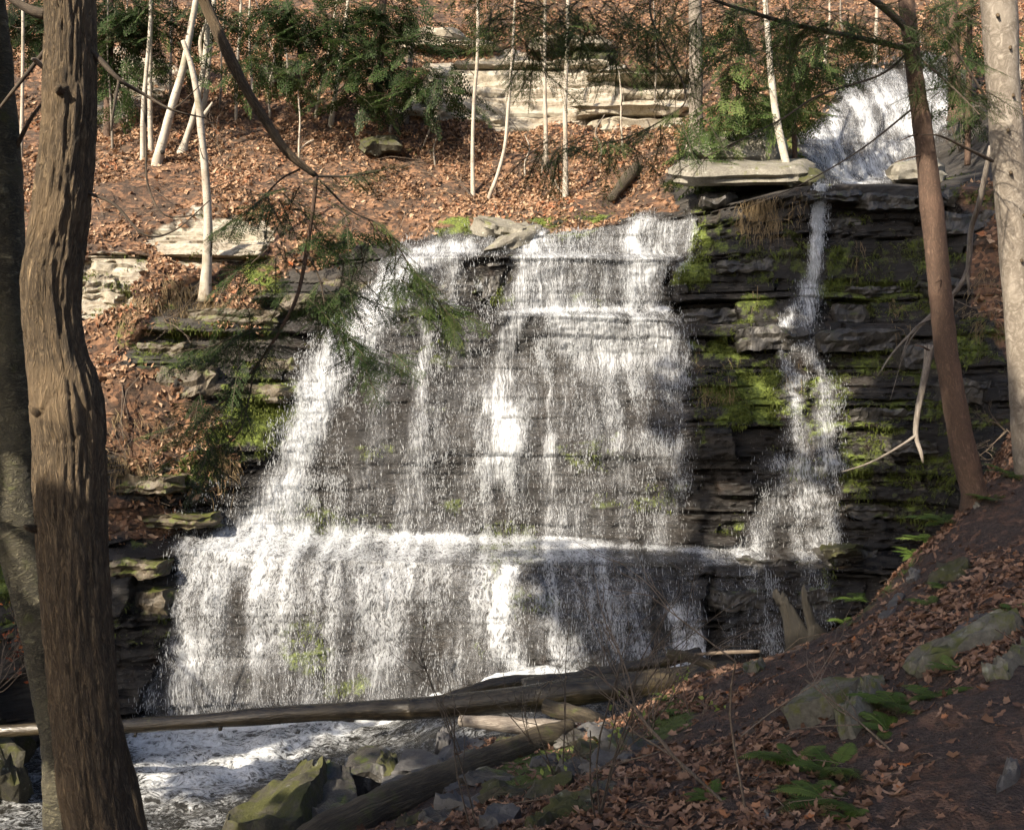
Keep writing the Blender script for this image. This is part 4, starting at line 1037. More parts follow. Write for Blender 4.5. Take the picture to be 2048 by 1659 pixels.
# ------------------------------------------------------------------ logs, stump, dead wood
def log_thing(name, mat, label, pts, rad, n=70, sides=20, rough=0.10, rscale=4.0, cat="log", seed=0, knots=()):
    w = pline(pts)
    e = empty(name, w[len(w)//2], label, cat)
    V, F, uv = tube(w, rad, n, sides, rough, rscale, seed)
    mesh_obj("log_body", V, F, M[mat], e, uv=uv)
    for (t, dx, dz, l, r) in knots:
        c = catmull(w, 101)[int(t*100)]
        tip = c + np.array([dx, -0.4, dz])*l
        V, F, uv = tube([c, (c+tip)/2+0.01, tip], [r, r*0.85, r*0.6], 6, 8, 0.15, 9, seed+3)
        mesh_obj("branch_stub", V, F, M[mat], e, uv=uv)
    return e
log_thing("fallen_log", 'wet_log', "long wet log spanning the stream in front of the falls", [(-120,1470,12.6),(60,1458,12.6),(260,1450,12.5),(420,1440,12.4),(620,1424,12.3),(830,1416,12.2),(1010,1400,12.1),(1200,1378,12.1),(1400,1352,12.2),(1470,1340,12.3)],
          [0.07,0.08,0.09,0.095,0.11,0.13,0.155,0.165,0.155,0.14], 130, 22, 0.09, 3.0, knots=((0.25, 0.1, -1.0, 0.13, 0.03), (0.36, 0.2, -1.0, 0.12, 0.035), (0.5, 0.3, -0.5, 0.18, 0.04)))
log_thing("fallen_log", 'wet_log', "split upper log lying above the long wet log on the right", [(1045,1372,12.6),(1120,1362,12.7),(1220,1344,12.8),(1340,1318,12.9),(1400,1304,13)], [0.09,0.11,0.10,0.085,0.07], 60, 16, 0.2, 5.0, seed=4)
log_thing("fallen_log", 'wet_log', "dark slanting log half in foam behind the long wet log", [(860,1402,12.9),(930,1384,12.9),(1000,1366,13),(1080,1362,13.1),(1180,1366,13.1)], [0.04,0.07,0.09,0.09,0.07], 50, 16, 0.15, 4.0, seed=6)
log_thing("fallen_log", 'old_log', "thick weathered log sloping across the bottom foreground", [(560,1730,6.7),(690,1650,7.2),(820,1590,7.8),(960,1530,8.5),(1080,1478,9.1),(1142,1450,9.4)], [0.15,0.15,0.145,0.135,0.12,0.07], 90, 26, 0.13, 5.0, seed=8, knots=((0.5, -0.3, 0.8, 0.16, 0.03),))
log_thing("fallen_log", 'dead_wood', "pale bare log lying behind the weathered log in the rubble", [(920,1440,10.9),(1060,1452,10.6),(1180,1464,10.4),(1300,1470,10.3)], [0.06,0.09,0.09,0.06], 40, 14, 0.12, 5.0, seed=9)
log_thing("fallen_log", 'old_log', "short mossy log end behind the tip of the weathered log", [(1090,1412,11.2),(1150,1428,11.0),(1230,1452,10.8)], [0.09,0.10,0.08], 24, 14, 0.15, 6.0, seed=10)
log_thing("fallen_branch", 'old_log', "mossy forked branch resting on the crest of the bank", [(1335,1306,11.6),(1390,1316,11.5),(1430,1334,11.4)], [0.055,0.06,0.05], 24, 10, 0.2, 8.0, "branch", seed=12)
log_thing("fallen_branch", 'dry_twig', "thin straight branch lying level below the stump", [(1390,1308,11.4),(1450,1304,11.2),(1520,1302,11.0)], [0.02,0.022,0.02], 16, 8, 0.15, 8.0, "branch", seed=13)
log_thing("fallen_log", 'old_log', "mossy log lying down the leaf slope right of the saplings", [(1275,332,hd(1275,340)-0.1),(1250,362,hd(1250,370)-0.12),(1222,398,hd(1222,402)-0.12)], [0.12,0.13,0.1], 24, 12, 0.2, 4.0, seed=14)
def stump(label, pts, rad, sd):
    e = empty("stump", P(*pts[0]), label, "stump", "broken stumps at the crest of the bank")
    V, F, uv = tube(pline(pts), rad, 26, 16, 0.22, 5.0, sd)
    k = V[:, 2] > V[:, 2].max()-0.12
    V[k, 2] += 0.10*fbm(V[k, 0]*40, V[k, 1]*40, V[k, 2]*0, 2)
    mesh_obj("trunk", V, F, M['stump_wood'], e, uv=uv)
    for q in range(3):
        c = pline(pts)[1]
        f = np.array([(q-1)*0.22, -0.1, -0.02])
        V, F, uv = tube([c, pline(pts)[0]+f*0.5+[0, 0, .08], pline(pts)[0]+f+[0, 0, -0.1]], [0.06, 0.05, 0.03], 8, 8, 0.2, 8, sd+q)
        mesh_obj("root", V, F, M['stump_wood'], e, uv=uv)
stump("broken mossy stump leaning left at the crest of the bank", [(1600,1300,10.7),(1588,1250,10.7),(1572,1215,10.7),(1548,1188,10.7)], [0.14,0.10,0.07,0.035], 1)
stump("thin upright broken stump right of the leaning one", [(1640,1292,10.6),(1624,1250,10.6),(1612,1210,10.6),(1608,1178,10.6)], [0.11,0.06,0.045,0.03], 5)

def branchy(e, mat, pts, rad, name="branch", n=24, sides=8, rough=0.12, seed=0):
    w = np.array(pts, float)
    V, F, uv = tube(w, rad, n, sides, rough, 9.0, seed)
    return mesh_obj(name, V, F, M[mat], e, uv=uv)
e = empty("dead_branch", P(1935,590,14.6), "bleached dead limb hanging from the right trunk down the mossy wall", "branch")
for pts, r in (([(1982,292,12.6),(1960,400,13),(1942,460,13.4),(1935,540,13.6),(1905,590,13.8),(1850,640,13.9),(1790,700,14),(1755,752,14)], [.03,.035,.035,.035,.03,.022,.015,.006]),
               ([(1935,545,13.6),(1938,590,13.7)], [.025,.01]), ([(1905,590,13.8),(1900,620,13.8),(1830,655,13.9),(1800,720,13.9)], [.016,.013,.01,.005]),
               ([(1860,632,13.9),(1815,690,13.9),(1780,800,13.9)], [.01,.007,.004])):
    branchy(e, 'dead_wood', pline(pts), r, seed=len(pts))
e = empty("dead_branch", P(1845,900,13.2), "bleached forked dead branch leaning on the wall beside the red brown trunk", "branch")
for pts, r in (([(1862,690,13.2),(1850,750,13.2),(1836,820,13.2),(1832,870,13.2),(1842,905,13.1),(1846,925,13.1)], [.05,.045,.04,.034,.026,.012]),
               ([(1832,870,13.2),(1800,892,13.1),(1740,925,13),(1684,943,12.9)], [.024,.018,.014,.006]), ([(1852,690,13.2),(1848,745,13.2)], [.02,.016])):
    branchy(e, 'dead_wood', pline(pts), r, seed=len(pts))
# ------------------------------------------------------------------ foliage helpers
def spray_template(nside=11, pairs=9, needle=0.06, wid=0.016, seed=0):
    """flat hemlock spray, unit length along +x, fan in xy: returns V (n,4,3) quads"""
    r = np.random.default_rng(seed)
    Q = []
    def needles(p0, dirv, L, m):
        side = np.array([-dirv[1], dirv[0], 0])
        for i in range(m):
            t = (i+0.6)/m
            b = p0 + dirv*L*t
            for s in (-1, 1):
                ang = r.uniform(0.75, 1.15)
                d = dirv*math.cos(ang) + side*s*math.sin(ang)
                l = needle*r.uniform(0.75, 1.2)*(1-0.35*t)
                d = d + np.array([0, 0, r.uniform(-0.25, 0.25)])
                sd = np.cross(d, [0, 0, 1]); sd = unit(sd)*wid*0.5
                Q.append([b, b+d*l*0.5+sd, b+d*l, b+d*l*0.5-sd])
    needles(np.zeros(3), np.array([1.0, 0, 0]), 1.0, int(pairs*1.8))
    for i in range(nside):
        t = 0.05 + 0.85*(i/nside)
        s = 1 if i % 2 else -1
        a = r.uniform(0.7, 1.0)*s
        L = (0.5*(1-t)**0.8+0.08)*r.uniform(0.75, 1.2)
        needles(np.array([t, 0, 0]), np.array([math.cos(a), math.sin(a), 0]), L, max(2 if pairs < 2 else 3, int(pairs*L*2)))
    return np.array(Q)
SPRAY = {'near': [spray_template(13, 14, 0.062, 0.024, s) for s in range(4)],
         'mid': [spray_template(11, 17, 0.062, 0.018, s+9) for s in range(4)],
         'far': [spray_template(9, 6, 0.13, 0.062, s+19) for s in range(4)],
         'shade_crown': [spray_template(4, 1.2, 0.42, 0.24, s+29) for s in range(4)]}
class Foliage:
    def __init__(self, lod, seed=0):
        self.lod, self.v, self.rnd, self.r = lod, [], [], np.random.default_rng(seed)
        self.stems = []
    def add(self, p0, p1, width=0.8, droop=0.12, roll=0.35, bright=0.5):  # bright: needle colour, also lightened where sprays should look sunlit
        """one spray from p0 to p1"""
        p0, p1 = np.asarray(p0, float), np.asarray(p1, float)
        T = SPRAY[self.lod][self.r.integers(4)]
        L = np.linalg.norm(p1-p0)
        x = (p1-p0)/L
        up = np.array([0, 0, 1.0]) + self.r.normal(0, roll, 3)
        y = unit(np.cross(up, x)); z = np.cross(x, y)
        q = T.reshape(-1, 3)
        dz = -droop*q[:, 0]**2 - droop*0.8*np.abs(q[:, 1])
        V = p0 + (q[:, :1]*x + q[:, 1:2]*width*y + (q[:, 2:3]*1.0)*z)*L + np.outer(dz, [0, 0, 1])*L
        self.v.append(V)
        k = len(T)
        tip = np.repeat(np.clip(np.linalg.norm(T[:, 2, :2], axis=1), 0, 1), 4)
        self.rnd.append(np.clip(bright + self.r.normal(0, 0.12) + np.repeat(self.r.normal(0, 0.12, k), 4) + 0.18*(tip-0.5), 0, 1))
        self.stems.append((p0, p1, droop, L))
    def cloud(self, c, n, rx, ry, rz, lmin, lmax, out=0.6, droop=0.15, bright=0.5, keep=None, width=0.8, down=-0.35):
        """sprays scattered in an ellipsoid, pointing outward and a little down"""
        for _ in range(n):
            o = self.r.normal(0, 0.45, 3)
            p = np.asarray(c) + o*[rx, ry, rz]
            d = np.array([o[0]*out+self.r.normal(0, 0.5), o[1]*out+self.r.normal(0, 0.5), down+self.r.normal(0, 0.18)])
            d = unit(d)*self.r.uniform(lmin, lmax)
            if keep is not None and not keep(p+d*0.5): continue
            self.add(p, p+d, width, droop, 0.4, bright)
    def build(self, parent, name="foliage", stems=True):
        V = np.concatenate(self.v)
        F = np.arange(len(V)).reshape(-1, 4)
        o = mesh_obj(name, V, F, M['needles'], parent, smooth=False, attrs=dict(rnd=np.concatenate(self.rnd)))
        if stems and self.lod != 'shade_crown':
            parts = []
            for p0, p1, dr, L in self.stems:
                r = {'near': 0.004, 'mid': 0.005, 'far': 0.007}[self.lod]
                m = (p0+p1)/2 - np.array([0, 0, dr*0.25*L]); e = p1 - np.array([0, 0, dr*L])
                V, F, uv = tube([p0, m, e], [r, r*0.8, r*0.3], 4, 3, 0, cap=False)
                parts.append((V, F))
            V, F = merge(parts)
            s = tag(mesh_obj("twigs", V, F, M['twig'], parent, uv=np.zeros((len(V), 2))), kind="stuff")
        return o
def along(w, t):
    c = catmull(w, 101)
    return c[int(np.clip(t, 0, 1)*100)]

def bark_fn(freq_u, freq_v, amp, seed):
    def f(th, ln, r):
        # ridges running along the trunk, broken lengthwise
        cu, su = np.cos(th)*freq_u/6.28, np.sin(th)*freq_u/6.28
        n1 = vnoise(cu+seed, su, ln*freq_v+0.6*vnoise(cu*0.7, su*0.7, ln*freq_v*1.7))
        n2 = vnoise(cu*2.3+seed, su*2.3, ln*freq_v*2.6)
        return amp*(1-np.minimum(1, np.abs(n1)*3.2))*-1.0 + amp*0.35*n2
    return f

# ------------------------------------------------------------------ big left tree
def edges(rows, d):
    """(py, left px, right px) -> centre points, radii"""
    pts = [((l+r)/2, y, d) for y, l, r in rows]
    rad = [(r-l)/2/FPX*d for y, l, r in rows]
    return pts, rad
d = 6.0
pts, rad = edges([(1840,150,330),(1740,140,300),(1659,135,272),(1560,120,252),(1400,103,232),(1250,90,222),(1100,80,212),(980,73,208),(880,72,207),(825,66,205),(780,62,196),(720,58,176),(640,50,160),(560,46,160),(500,55,166),(400,70,180),(280,84,188),(150,90,190),(0,92,188),(-200,90,182),(-500,95,178),(-1000,90,165),(-1700,70,130)], d)
big_tree = empty("hemlock_tree", P(230,1830,6.0), "big furrowed brown trunk with a knobbly bend filling the left foreground", "tree")
V, F, uv = tube(pline(pts), rad, 480, 120, 0.035, 4.0, 2, bark=bark_fn(46, 4.6, 0.017, 4))
# burl and scar at the bend
c = P(128,835,5.83)
dd = np.linalg.norm((V-c)*[1, 1, 0.8], axis=1)
V[:, 1] -= 0.022*np.exp(-(dd/0.11)**2)
V[:, 1] += 0.014*np.exp(-((dd-0.115)/0.012)**2)
mesh_obj("trunk", V, F, M['oak_bark'], big_tree, uv=uv)
def limb(parent, mat, pts, rad, name="branch", n=40, sides=10, rough=0.08, seed=0):
    V, F, uv = tube(pline(pts), rad, n, sides, rough, 8.0, seed)
    return mesh_obj(name, V, F, M[mat], parent, uv=uv)
limb(big_tree, 'oak_bark', [(150,165,5.95),(120,180,5.85),(118,172,5.8)], [.035,.03,.012], "branch_stub")
limb(big_tree, 'dead_wood', [(95,140,5.95),(72,122,5.9),(64,118,5.85)], [.02,.016,.006], "branch_stub", 12, 8)
limb(big_tree, 'oak_bark', [(90,1060,5.95),(62,1056,5.85),(50,1052,5.8)], [.03,.025,.012], "branch_stub", 12, 8)
limb(big_tree, 'oak_bark', [(85,832,5.85),(66,820,5.8),(58,812,5.8)], [.03,.02,.006], "branch_stub", 12, 8)
limb(big_tree, 'twig', [(180,100,6.0),(205,125,6.0),(240,160,6.0),(290,190,6.1),(345,220,6.1),(410,236,6.2)], [.022,.018,.014,.011,.008,.004])
limb(big_tree, 'twig', [(238,160,6.0),(228,215,5.9),(222,262,5.9)], [.009,.008,.004], n=16)
limb(big_tree, 'twig', [(290,190,6.1),(292,290,6.1),(296,370,6.1),(330,430,6.1),(400,430,6.2)], [.007,.007,.006,.005,.003])
limb(big_tree, 'twig', [(345,220,6.1),(370,200,6.1),(420,150,6.2)], [.005,.004,.002], n=12)
limb(big_tree, 'twig', [(175,385,6.0),(230,410,6.0),(290,470,6.0),(350,460,6.1),(420,400,6.2)], [.012,.009,.007,.005,.003])
limb(big_tree, 'twig', [(95,95,6),(60,140,5.9),(20,190,5.9),(-20,240,5.9)], [.014,.012,.01,.006], n=20)
limb(big_tree, 'twig', [(92,30,6),(60,20,6),(10,-10,6)], [.035,.03,.02], n=20)
# the drooping limb that reaches over the falls
L1 = [(140,-760,6.0),(260,-420,6.4),(350,-150,6.8),(408,0,7.0),(450,95,7.0),(490,175,7.05),(530,240,7.1),(575,305,7.1),(632,352,7.2)]
main_limb = limb(big_tree, 'oak_bark', L1, [.06,.055,.05,.042,.040,.037,.034,.032,.020], n=90, sides=14, rough=0.12)
L2 = [(632,352,7.2),(628,400,7.2),(615,490,7.2),(595,590,7.2),(560,660,7.2),(510,735,7.15),(450,800,7.1),(390,835,7.1)]
limb(big_tree, 'red_bark', L2, [.018,.016,.015,.0135,.012,.009,.006,.003], n=60)
L3 = [(632,352,7.2),(700,352,7.3),(770,340,7.4)]
limb(big_tree, 'twig', L3, [.012,.008,.004], n=20)
L4 = [(600,338,7.2),(560,360,7.2),(500,420,7.2),(420,470,7.2)]
limb(big_tree, 'twig', L4, [.008,.007,.005,.003], n=20)
L5 = [(640,360,7.3),(700,420,7.4),(760,450,7.5),(800,500,7.6),(830,550,7.7),(880,610,7.8),(905,640,7.8)]
limb(big_tree, 'twig', L5, [.009,.008,.007,.006,.005,.004,.002], n=36)
L6 = [(612,500,7.2),(640,560,7.2),(660,640,7.2),(720,690,7.3)]
limb(big_tree, 'twig', L6, [.007,.006,.005,.002], n=24)
L7 = [(560,660,7.2),(500,660,7.1),(430,690,7.1),(370,700,7.0)]
limb(big_tree, 'twig', L7, [.008,.006,.004,.002], n=24)
L8 = [(510,735,7.15),(480,860,7.1),(420,900,7.0)]
limb(big_tree, 'twig', L8, [.006,.005,.002], n=20)
fo = Foliage('near', 3)
def dress(fo, L, n, lmin, lmax, t0=0.15, t1=1.0, spread=0.9, bright=0.5, droop=0.15):
    w = pline(L)
    for k in range(n):
        t = t0 + (t1-t0)*(k+fo.r.uniform(0, 0.8))/n
        p = along(w, t)
        tg = unit(along(w, min(1, t+0.02))-along(w, max(0, t-0.02)))
        sd = unit(np.cross(tg, [0, 0, 1.0]) if abs(tg[2]) < 0.9 else np.array([1.0, 0, 0]))
        s = 1 if k % 2 else -1
        dirv = unit(tg*fo.r.uniform(0.3, 0.8) + sd*s*spread*fo.r.uniform(0.5, 1.0) + np.array([0, 0, fo.r.uniform(-0.35, 0.1)]))
        l = fo.r.uniform(lmin, lmax)*1.3
        fo.add(p, p+dirv*l, 0.75, droop, 0.35, bright)
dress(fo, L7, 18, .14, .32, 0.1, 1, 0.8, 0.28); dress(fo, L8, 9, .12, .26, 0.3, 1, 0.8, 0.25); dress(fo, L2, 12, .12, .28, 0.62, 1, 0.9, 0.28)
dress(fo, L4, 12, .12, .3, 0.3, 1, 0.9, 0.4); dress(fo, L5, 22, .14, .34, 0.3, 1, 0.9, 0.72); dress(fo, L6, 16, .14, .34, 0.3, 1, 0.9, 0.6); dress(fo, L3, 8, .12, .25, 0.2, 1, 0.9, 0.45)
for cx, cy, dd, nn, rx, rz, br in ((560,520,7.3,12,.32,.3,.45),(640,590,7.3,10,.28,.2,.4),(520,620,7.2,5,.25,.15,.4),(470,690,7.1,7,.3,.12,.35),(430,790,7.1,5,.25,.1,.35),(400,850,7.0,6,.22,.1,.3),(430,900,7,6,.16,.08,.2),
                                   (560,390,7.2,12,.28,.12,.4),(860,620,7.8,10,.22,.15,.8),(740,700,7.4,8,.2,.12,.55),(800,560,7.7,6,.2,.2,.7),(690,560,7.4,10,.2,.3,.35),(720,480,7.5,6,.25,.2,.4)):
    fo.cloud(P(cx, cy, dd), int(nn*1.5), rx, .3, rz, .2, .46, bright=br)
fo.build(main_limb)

# second tree at the far left: peeling birch with a fork
d = 8.2
yb = empty("birch_tree", P(130,1640,d), "leaning peeling yellow birch behind the big left trunk", "tree")
for rows, nm in (([(1640,90,190),(1500,85,165),(1400,70,140),(1300,52,125),(1200,28,110),(1120,6,100),(1050,-12,92),(960,-10,86),(860,-6,80),(760,-10,66),(640,-16,52),(500,-25,46),(380,-25,44),(260,-20,36),(120,-25,24),(-100,-40,0),(-500,-60,-24)], "trunk"),
                 ([(1180,20,60),(1090,0,44),(1000,-30,14),(900,-60,-20),(750,-110,-70)], "branch")):
    pts, rad = edges(rows, d)
    V, F, uv = tube(pline(pts), rad, 150, 40, 0.08, 5.0, 7, bark=bark_fn(14, 8, 0.010, 9))
    mesh_obj(nm, V, F, M['yellow_birch'], yb, uv=uv)
limb(yb, 'twig', [(30,300,d),(60,240,d-.1),(90,200,d-.1)], [.02,.015,.008])
# another dark stem right behind the base of the big trunk
st = empty("tree_trunk", P(285,1800,6.9), "slim dark stem leaning against the base of the big left trunk", "tree")
limb(st, 'oak_bark', [(300,1800,6.9),(272,1659,6.9),(252,1560,6.9),(228,1470,6.8),(200,1330,6.8),(170,1100,6.7)], [.09,.08,.075,.07,.06,.05], "trunk", 60, 22, 0.1)

# ------------------------------------------------------------------ right hand trees
d = 11.0
pts, rad = edges([(1020,1918,1985),(985,1922,1972),(930,1908,1960),(850,1893,1940),(700,1870,1914),(560,1856,1900),(420,1842,1886),(300,1832,1870),(150,1814,1846),(0,1797,1828),(-200,1775,1806),(-500,1742,1772),(-1100,1690,1715),(-1900,1640,1655)], d)
red_tree = empty("hemlock_tree", P(1950,985,d), "leaning red brown trunk standing at the crest of the right bank", "tree")
V, F, uv = tube(pline(pts), rad, 260, 44, 0.05, 5.0, 12, bark=bark_fn(20, 6, 0.008, 14))
mesh_obj("trunk", V, F, M['red_bark'], red_tree, uv=uv)
R1 = [(1822,100,d),(1790,92,d-.1),(1700,72,d-.3),(1590,50,d-.5),(1500,24,d-.7),(1420,-4,d-.9),(1330,-60,d-1.1)]
R2 = [(1822,100,d),(1760,150,d-.2),(1640,190,d-.5),(1560,240,d-.7),(1440,300,d-.9),(1350,345,d-1)]
R3 = [(1815,60,d),(1760,10,d-.2),(1650,-60,d-.6),(1500,-120,d-1),(1300,-160,d-1.4),(1100,-140,d-1.8),(980,-90,d-2)]
R4 = [(1820,100,d),(1900,170,d-.4),(1960,230,d-.8)]
R5 = [(1828,215,d),(1720,300,d-.2),(1600,370,d-.4),(1480,420,d-.6)]
R6 = [(1350,-90,d-1.1),(1300,20,d-1.2),(1370,180,d-1.3),(1340,230,d-1.3),(1240,280,d-1.4),(1120,300,d-1.5)]
red_limbs = []
for L, r in ((R1, [.034,.03,.026,.022,.018,.014,.01]), (R2, [.016,.013,.011,.009,.006,.003]), (R3, [.04,.036,.03,.026,.02,.014,.008]), (R4, [.014,.01,.005]), (R5, [.012,.009,.006,.003]), (R6, [.012,.011,.009,.008,.006,.003])):
    red_limbs.append(limb(red_tree, 'twig', L, r, n=60))
for (x, y, x2, y2) in ((1838,268,1800,282),(1850,310,1790,325),(1842,180,1815,170),(1846,190,1815,192),(1858,700,1830,690),(1890,560,1870,566)):
    limb(red_tree, 'red_bark', [(x,y,d),((x+x2)/2,(y+y2)/2-2,d-.15),(x2,y2,d-.2)], [.012,.009,.004], "branch_stub", 10, 6)
fo = Foliage('mid', 8)
dress(fo, R1, 36, .25, .55, 0.15, 1, 0.95, 0.75); dress(fo, R2, 16, .18, .38, 0.25, 1, 0.9, 0.7); dress(fo, R3, 54, .3, .6, 0.15, 1, 0.95, 0.7, 0.25); dress(fo, R4, 10, .2, .4, 0.2, 1, 0.9, 0.6); dress(fo, R6, 22, .16, .34, 0.3, 1, 0.9, 0.8)  # needle colour lightened as if sunlit, since the crowns shade this foliage
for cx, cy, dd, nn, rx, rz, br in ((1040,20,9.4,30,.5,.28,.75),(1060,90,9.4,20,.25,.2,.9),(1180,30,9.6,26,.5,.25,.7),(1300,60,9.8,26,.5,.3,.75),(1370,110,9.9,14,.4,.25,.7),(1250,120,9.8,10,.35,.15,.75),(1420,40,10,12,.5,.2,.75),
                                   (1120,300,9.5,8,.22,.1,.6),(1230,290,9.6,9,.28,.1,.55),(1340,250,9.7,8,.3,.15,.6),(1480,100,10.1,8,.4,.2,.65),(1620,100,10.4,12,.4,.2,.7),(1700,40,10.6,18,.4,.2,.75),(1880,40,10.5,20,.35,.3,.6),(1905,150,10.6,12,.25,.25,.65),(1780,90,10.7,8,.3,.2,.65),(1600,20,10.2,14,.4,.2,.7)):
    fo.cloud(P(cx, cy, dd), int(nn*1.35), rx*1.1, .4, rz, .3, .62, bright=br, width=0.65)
fo.build(red_limbs[2])
d = 11.3
pts, rad = edges([(1010,2028,2110),(960,2032,2092),(880,2026,2082),(700,2016,2070),(500,2000,2058),(300,1985,2046),(150,1974,2036),(0,1964,2030),(-250,1950,2014),(-600,1935,1990),(-1200,1900,1945)], d)
pale_tree = empty("tree_trunk", P(2065,990,d), "pale grey smooth trunk at the right edge of the picture", "tree")
V, F, uv = tube(pline(pts), rad, 200, 40, 0.04, 4.0, 17)
mesh_obj("trunk", V, F, M['grey_bark'], pale_tree, uv=uv)
for y in (30, 95, 190, 260, 345, 430, 520, 600):
    x = 1990 + y*0.09 + (y*7 % 23)
    V, F, uv = tube(pline([(x, y, d-.17), (x+2, y+3, d-.215)]), [.022, .012], 6, 8, 0.2, 20, y)
    mesh_obj("knot", V, F, M['oak_bark'], pale_tree, uv=uv)
limb(pale_tree, 'twig', [(1985,322,d-.1),(1940,300,d-.3),(1880,272,d-.5),(1840,270,d-.6)], [.02,.016,.01,.006])
limb(pale_tree, 'twig', [(1975,200,d-.1),(1930,130,d-.2),(1880,60,d-.3),(1840,-20,d-.3)], [.014,.011,.008,.005])

# ------------------------------------------------------------------ slender trees on the far slope
def slope_tree(name, label, rows, mat, group=None, base_d=None, twigs=0, seed=0, extra=(), sides=14):
    """rows: (px, py, width px) from base upward; rooted where the base meets the slope"""
    b = rows[0]
    d = base_d or hd(b[0], b[1])
    pts = [(b[0], b[1]+26, d+0.05)] + [(x, y, d-0.02*(b[1]-y)/100) for x, y, w in rows]
    ws_ = 0.86 if sides == 14 else 1.0
    rad = [b[2]/2/FPX*d*1.3] + [w*ws_/2/FPX*d for x, y, w in rows]
    rad[1] *= 1.15
    lx, ly, lw = rows[-1]
    if ly <= 60:
        dx = (rows[-1][0]-rows[-2][0])/(rows[-2][1]-rows[-1][1]+1e-6)
        pts += [(lx+dx*200, ly-200, d-.1), (lx+dx*420, ly-460, d-.2)]
        rad += [lw/2/FPX*d*0.85, lw/2/FPX*d*0.5]
    e = empty(name, P(b[0], b[1]+4, d), label, "tree", group)
    V, F, uv = tube(pline(pts), rad, 60, sides, 0.06, 5.0, seed)
    mesh_obj("trunk", V, F, M[mat], e, uv=uv)
    for ex in extra:
        limb(e, mat, [(x, y, d-.05*k) for k, (x, y, w) in enumerate(ex)], [w/2/FPX*d for x, y, w in ex], "branch", 20, 8, 0.1, seed)
    r = np.random.default_rng(seed+77)
    for k in range(twigs+2):
        t = r.uniform(0.25, 0.8)
        p = along(pline(pts), t)
        a = r.uniform(0, 6.28); l = r.uniform(0.35, 1.1)
        v = np.array([math.cos(a), math.sin(a)*0.6, r.uniform(0.2, 0.9)])*l
        V, F, uv = tube([p, p+v*0.5+r.normal(0, .04, 3), p+v+r.normal(0, .08, 3)], [.012, .008, .003], 8, 5, 0.1, 9, k)
        mesh_obj("branch", V, F, M['twig'], e, uv=uv)
    return e
G = "slender trees on the leafy slope"
slope_tree("birch_tree", "left stem of the close pair of thin white birches on the slope", [(285,318,11),(286,220,10),(292,150,9),(300,60,9),(302,0,8)], 'birch', G, twigs=4, seed=1)
slope_tree("birch_tree", "right stem of the close pair of thin white birches on the slope", [(302,300,11),(300,220,11),(300,120,10),(304,0,9)], 'birch', G, twigs=3, seed=2)
hb = slope_tree("birch_tree", "thick white birch leaning right with a dark stub as the round hole at its foot", [(314,326,22),(326,280,21),(345,210,19),(368,130,17),(385,40,15),(392,0,14)], 'birch', G, twigs=5, seed=3)
hd0 = hd(314,326)
limb(hb, 'stump_wood', [(324,304,hd0-.05),(325,304,hd0-.135)], [.05,.05], "hollow", 4, 14, 0.05)  # dark solid stub stands in for the shaded inside of the hole
slope_tree("birch_tree", "curved birch rising from a crooked mossy foot on the slope", [(365,305,22),(372,280,15),(388,230,14),(400,180,13),(412,100,13),(416,30,12)], 'birch', G, twigs=3, seed=4, extra=([(405,130,8),(400,85,7),(410,50,6)],))
slope_tree("birch_tree", "white birch stem just right of the curved birch", [(398,240,12),(410,200,12),(418,120,11),(424,50,10),(428,0,10)], 'birch', G, twigs=3, seed=5)
slope_tree("dead_tree", "tall pale broken dead trunk with an arched top above the left ledge", [(411,575,26),(414,520,22),(416,440,20),(410,340,18),(403,270,17),(396,200,15),(382,130,13),(366,82,10)], 'sapling', G, twigs=2, seed=6, extra=([(403,238,9),(412,225,8),(425,205,4)],))
slope_tree("sapling", "thin pale sapling at the far left behind the birch", [(42,320,8),(45,180,8),(46,60,7),(46,0,7)], 'sapling', G, twigs=3, seed=7)
slope_tree("sapling", "thin grey sapling between the birch pair and the leaning birch", [(340,215,6),(342,100,6),(344,0,5)], 'sapling', G, twigs=3, seed=8)
slope_tree("sapling", "pale crooked sapling under the dark hemlock boughs", [(662,250,12),(670,190,10),(680,120,9),(692,40,9),(696,0,8)], 'birch', G, twigs=4, seed=9)
slope_tree("sapling", "short thin sapling left of the crooked one", [(630,240,7),(640,180,6),(656,110,5),(664,60,4)], 'sapling', G, twigs=2, seed=10)
slope_tree("sapling", "slim pale stem behind the drooping limb", [(472,240,7),(474,140,7),(480,60,6),(482,0,6)], 'sapling', G, twigs=3, seed=11)
slope_tree("sapling", "thin twisted stem beside the drooping limb", [(505,180,6),(500,110,6),(498,40,5),(500,0,5)], 'sapling', G, twigs=3, seed=12)
slope_tree("sapling", "small forked whip sapling in the leaves left of centre", [(598,330,5),(598,285,5),(600,240,4),(596,180,3)], 'sapling', G, seed=13, extra=([(599,300,4),(616,285,3),(628,280,2)],))
slope_tree("sapling", "leftmost of the four tall pale saplings in front of the pale outcrop", [(946,388,10),(945,300,9),(948,200,8),(955,110,8),(956,0,7)], 'sapling', G, twigs=3, seed=14)
slope_tree("sapling", "pale sapling with a sweeping curved base in front of the outcrop", [(977,398,9),(995,350,9),(1010,290,8),(1016,220,8),(1024,120,7),(1030,0,6)], 'sapling', G, twigs=3, seed=15)
slope_tree("sapling", "third tall pale sapling from the left before the outcrop", [(1092,330,10),(1091,240,10),(1089,150,9),(1090,60,8),(1090,0,8)], 'sapling', G, twigs=3, seed=16, extra=([(1089,125,5),(1084,108,4),(1080,95,3)],))
slope_tree("sapling", "stoutest of the four pale saplings before the outcrop", [(1131,396,13),(1131,300,11),(1130,200,11),(1134,100,10),(1136,0,9)], 'sapling', G, twigs=4, seed=17, extra=([(1135,390,5),(1118,378,4),(1110,360,3)],))
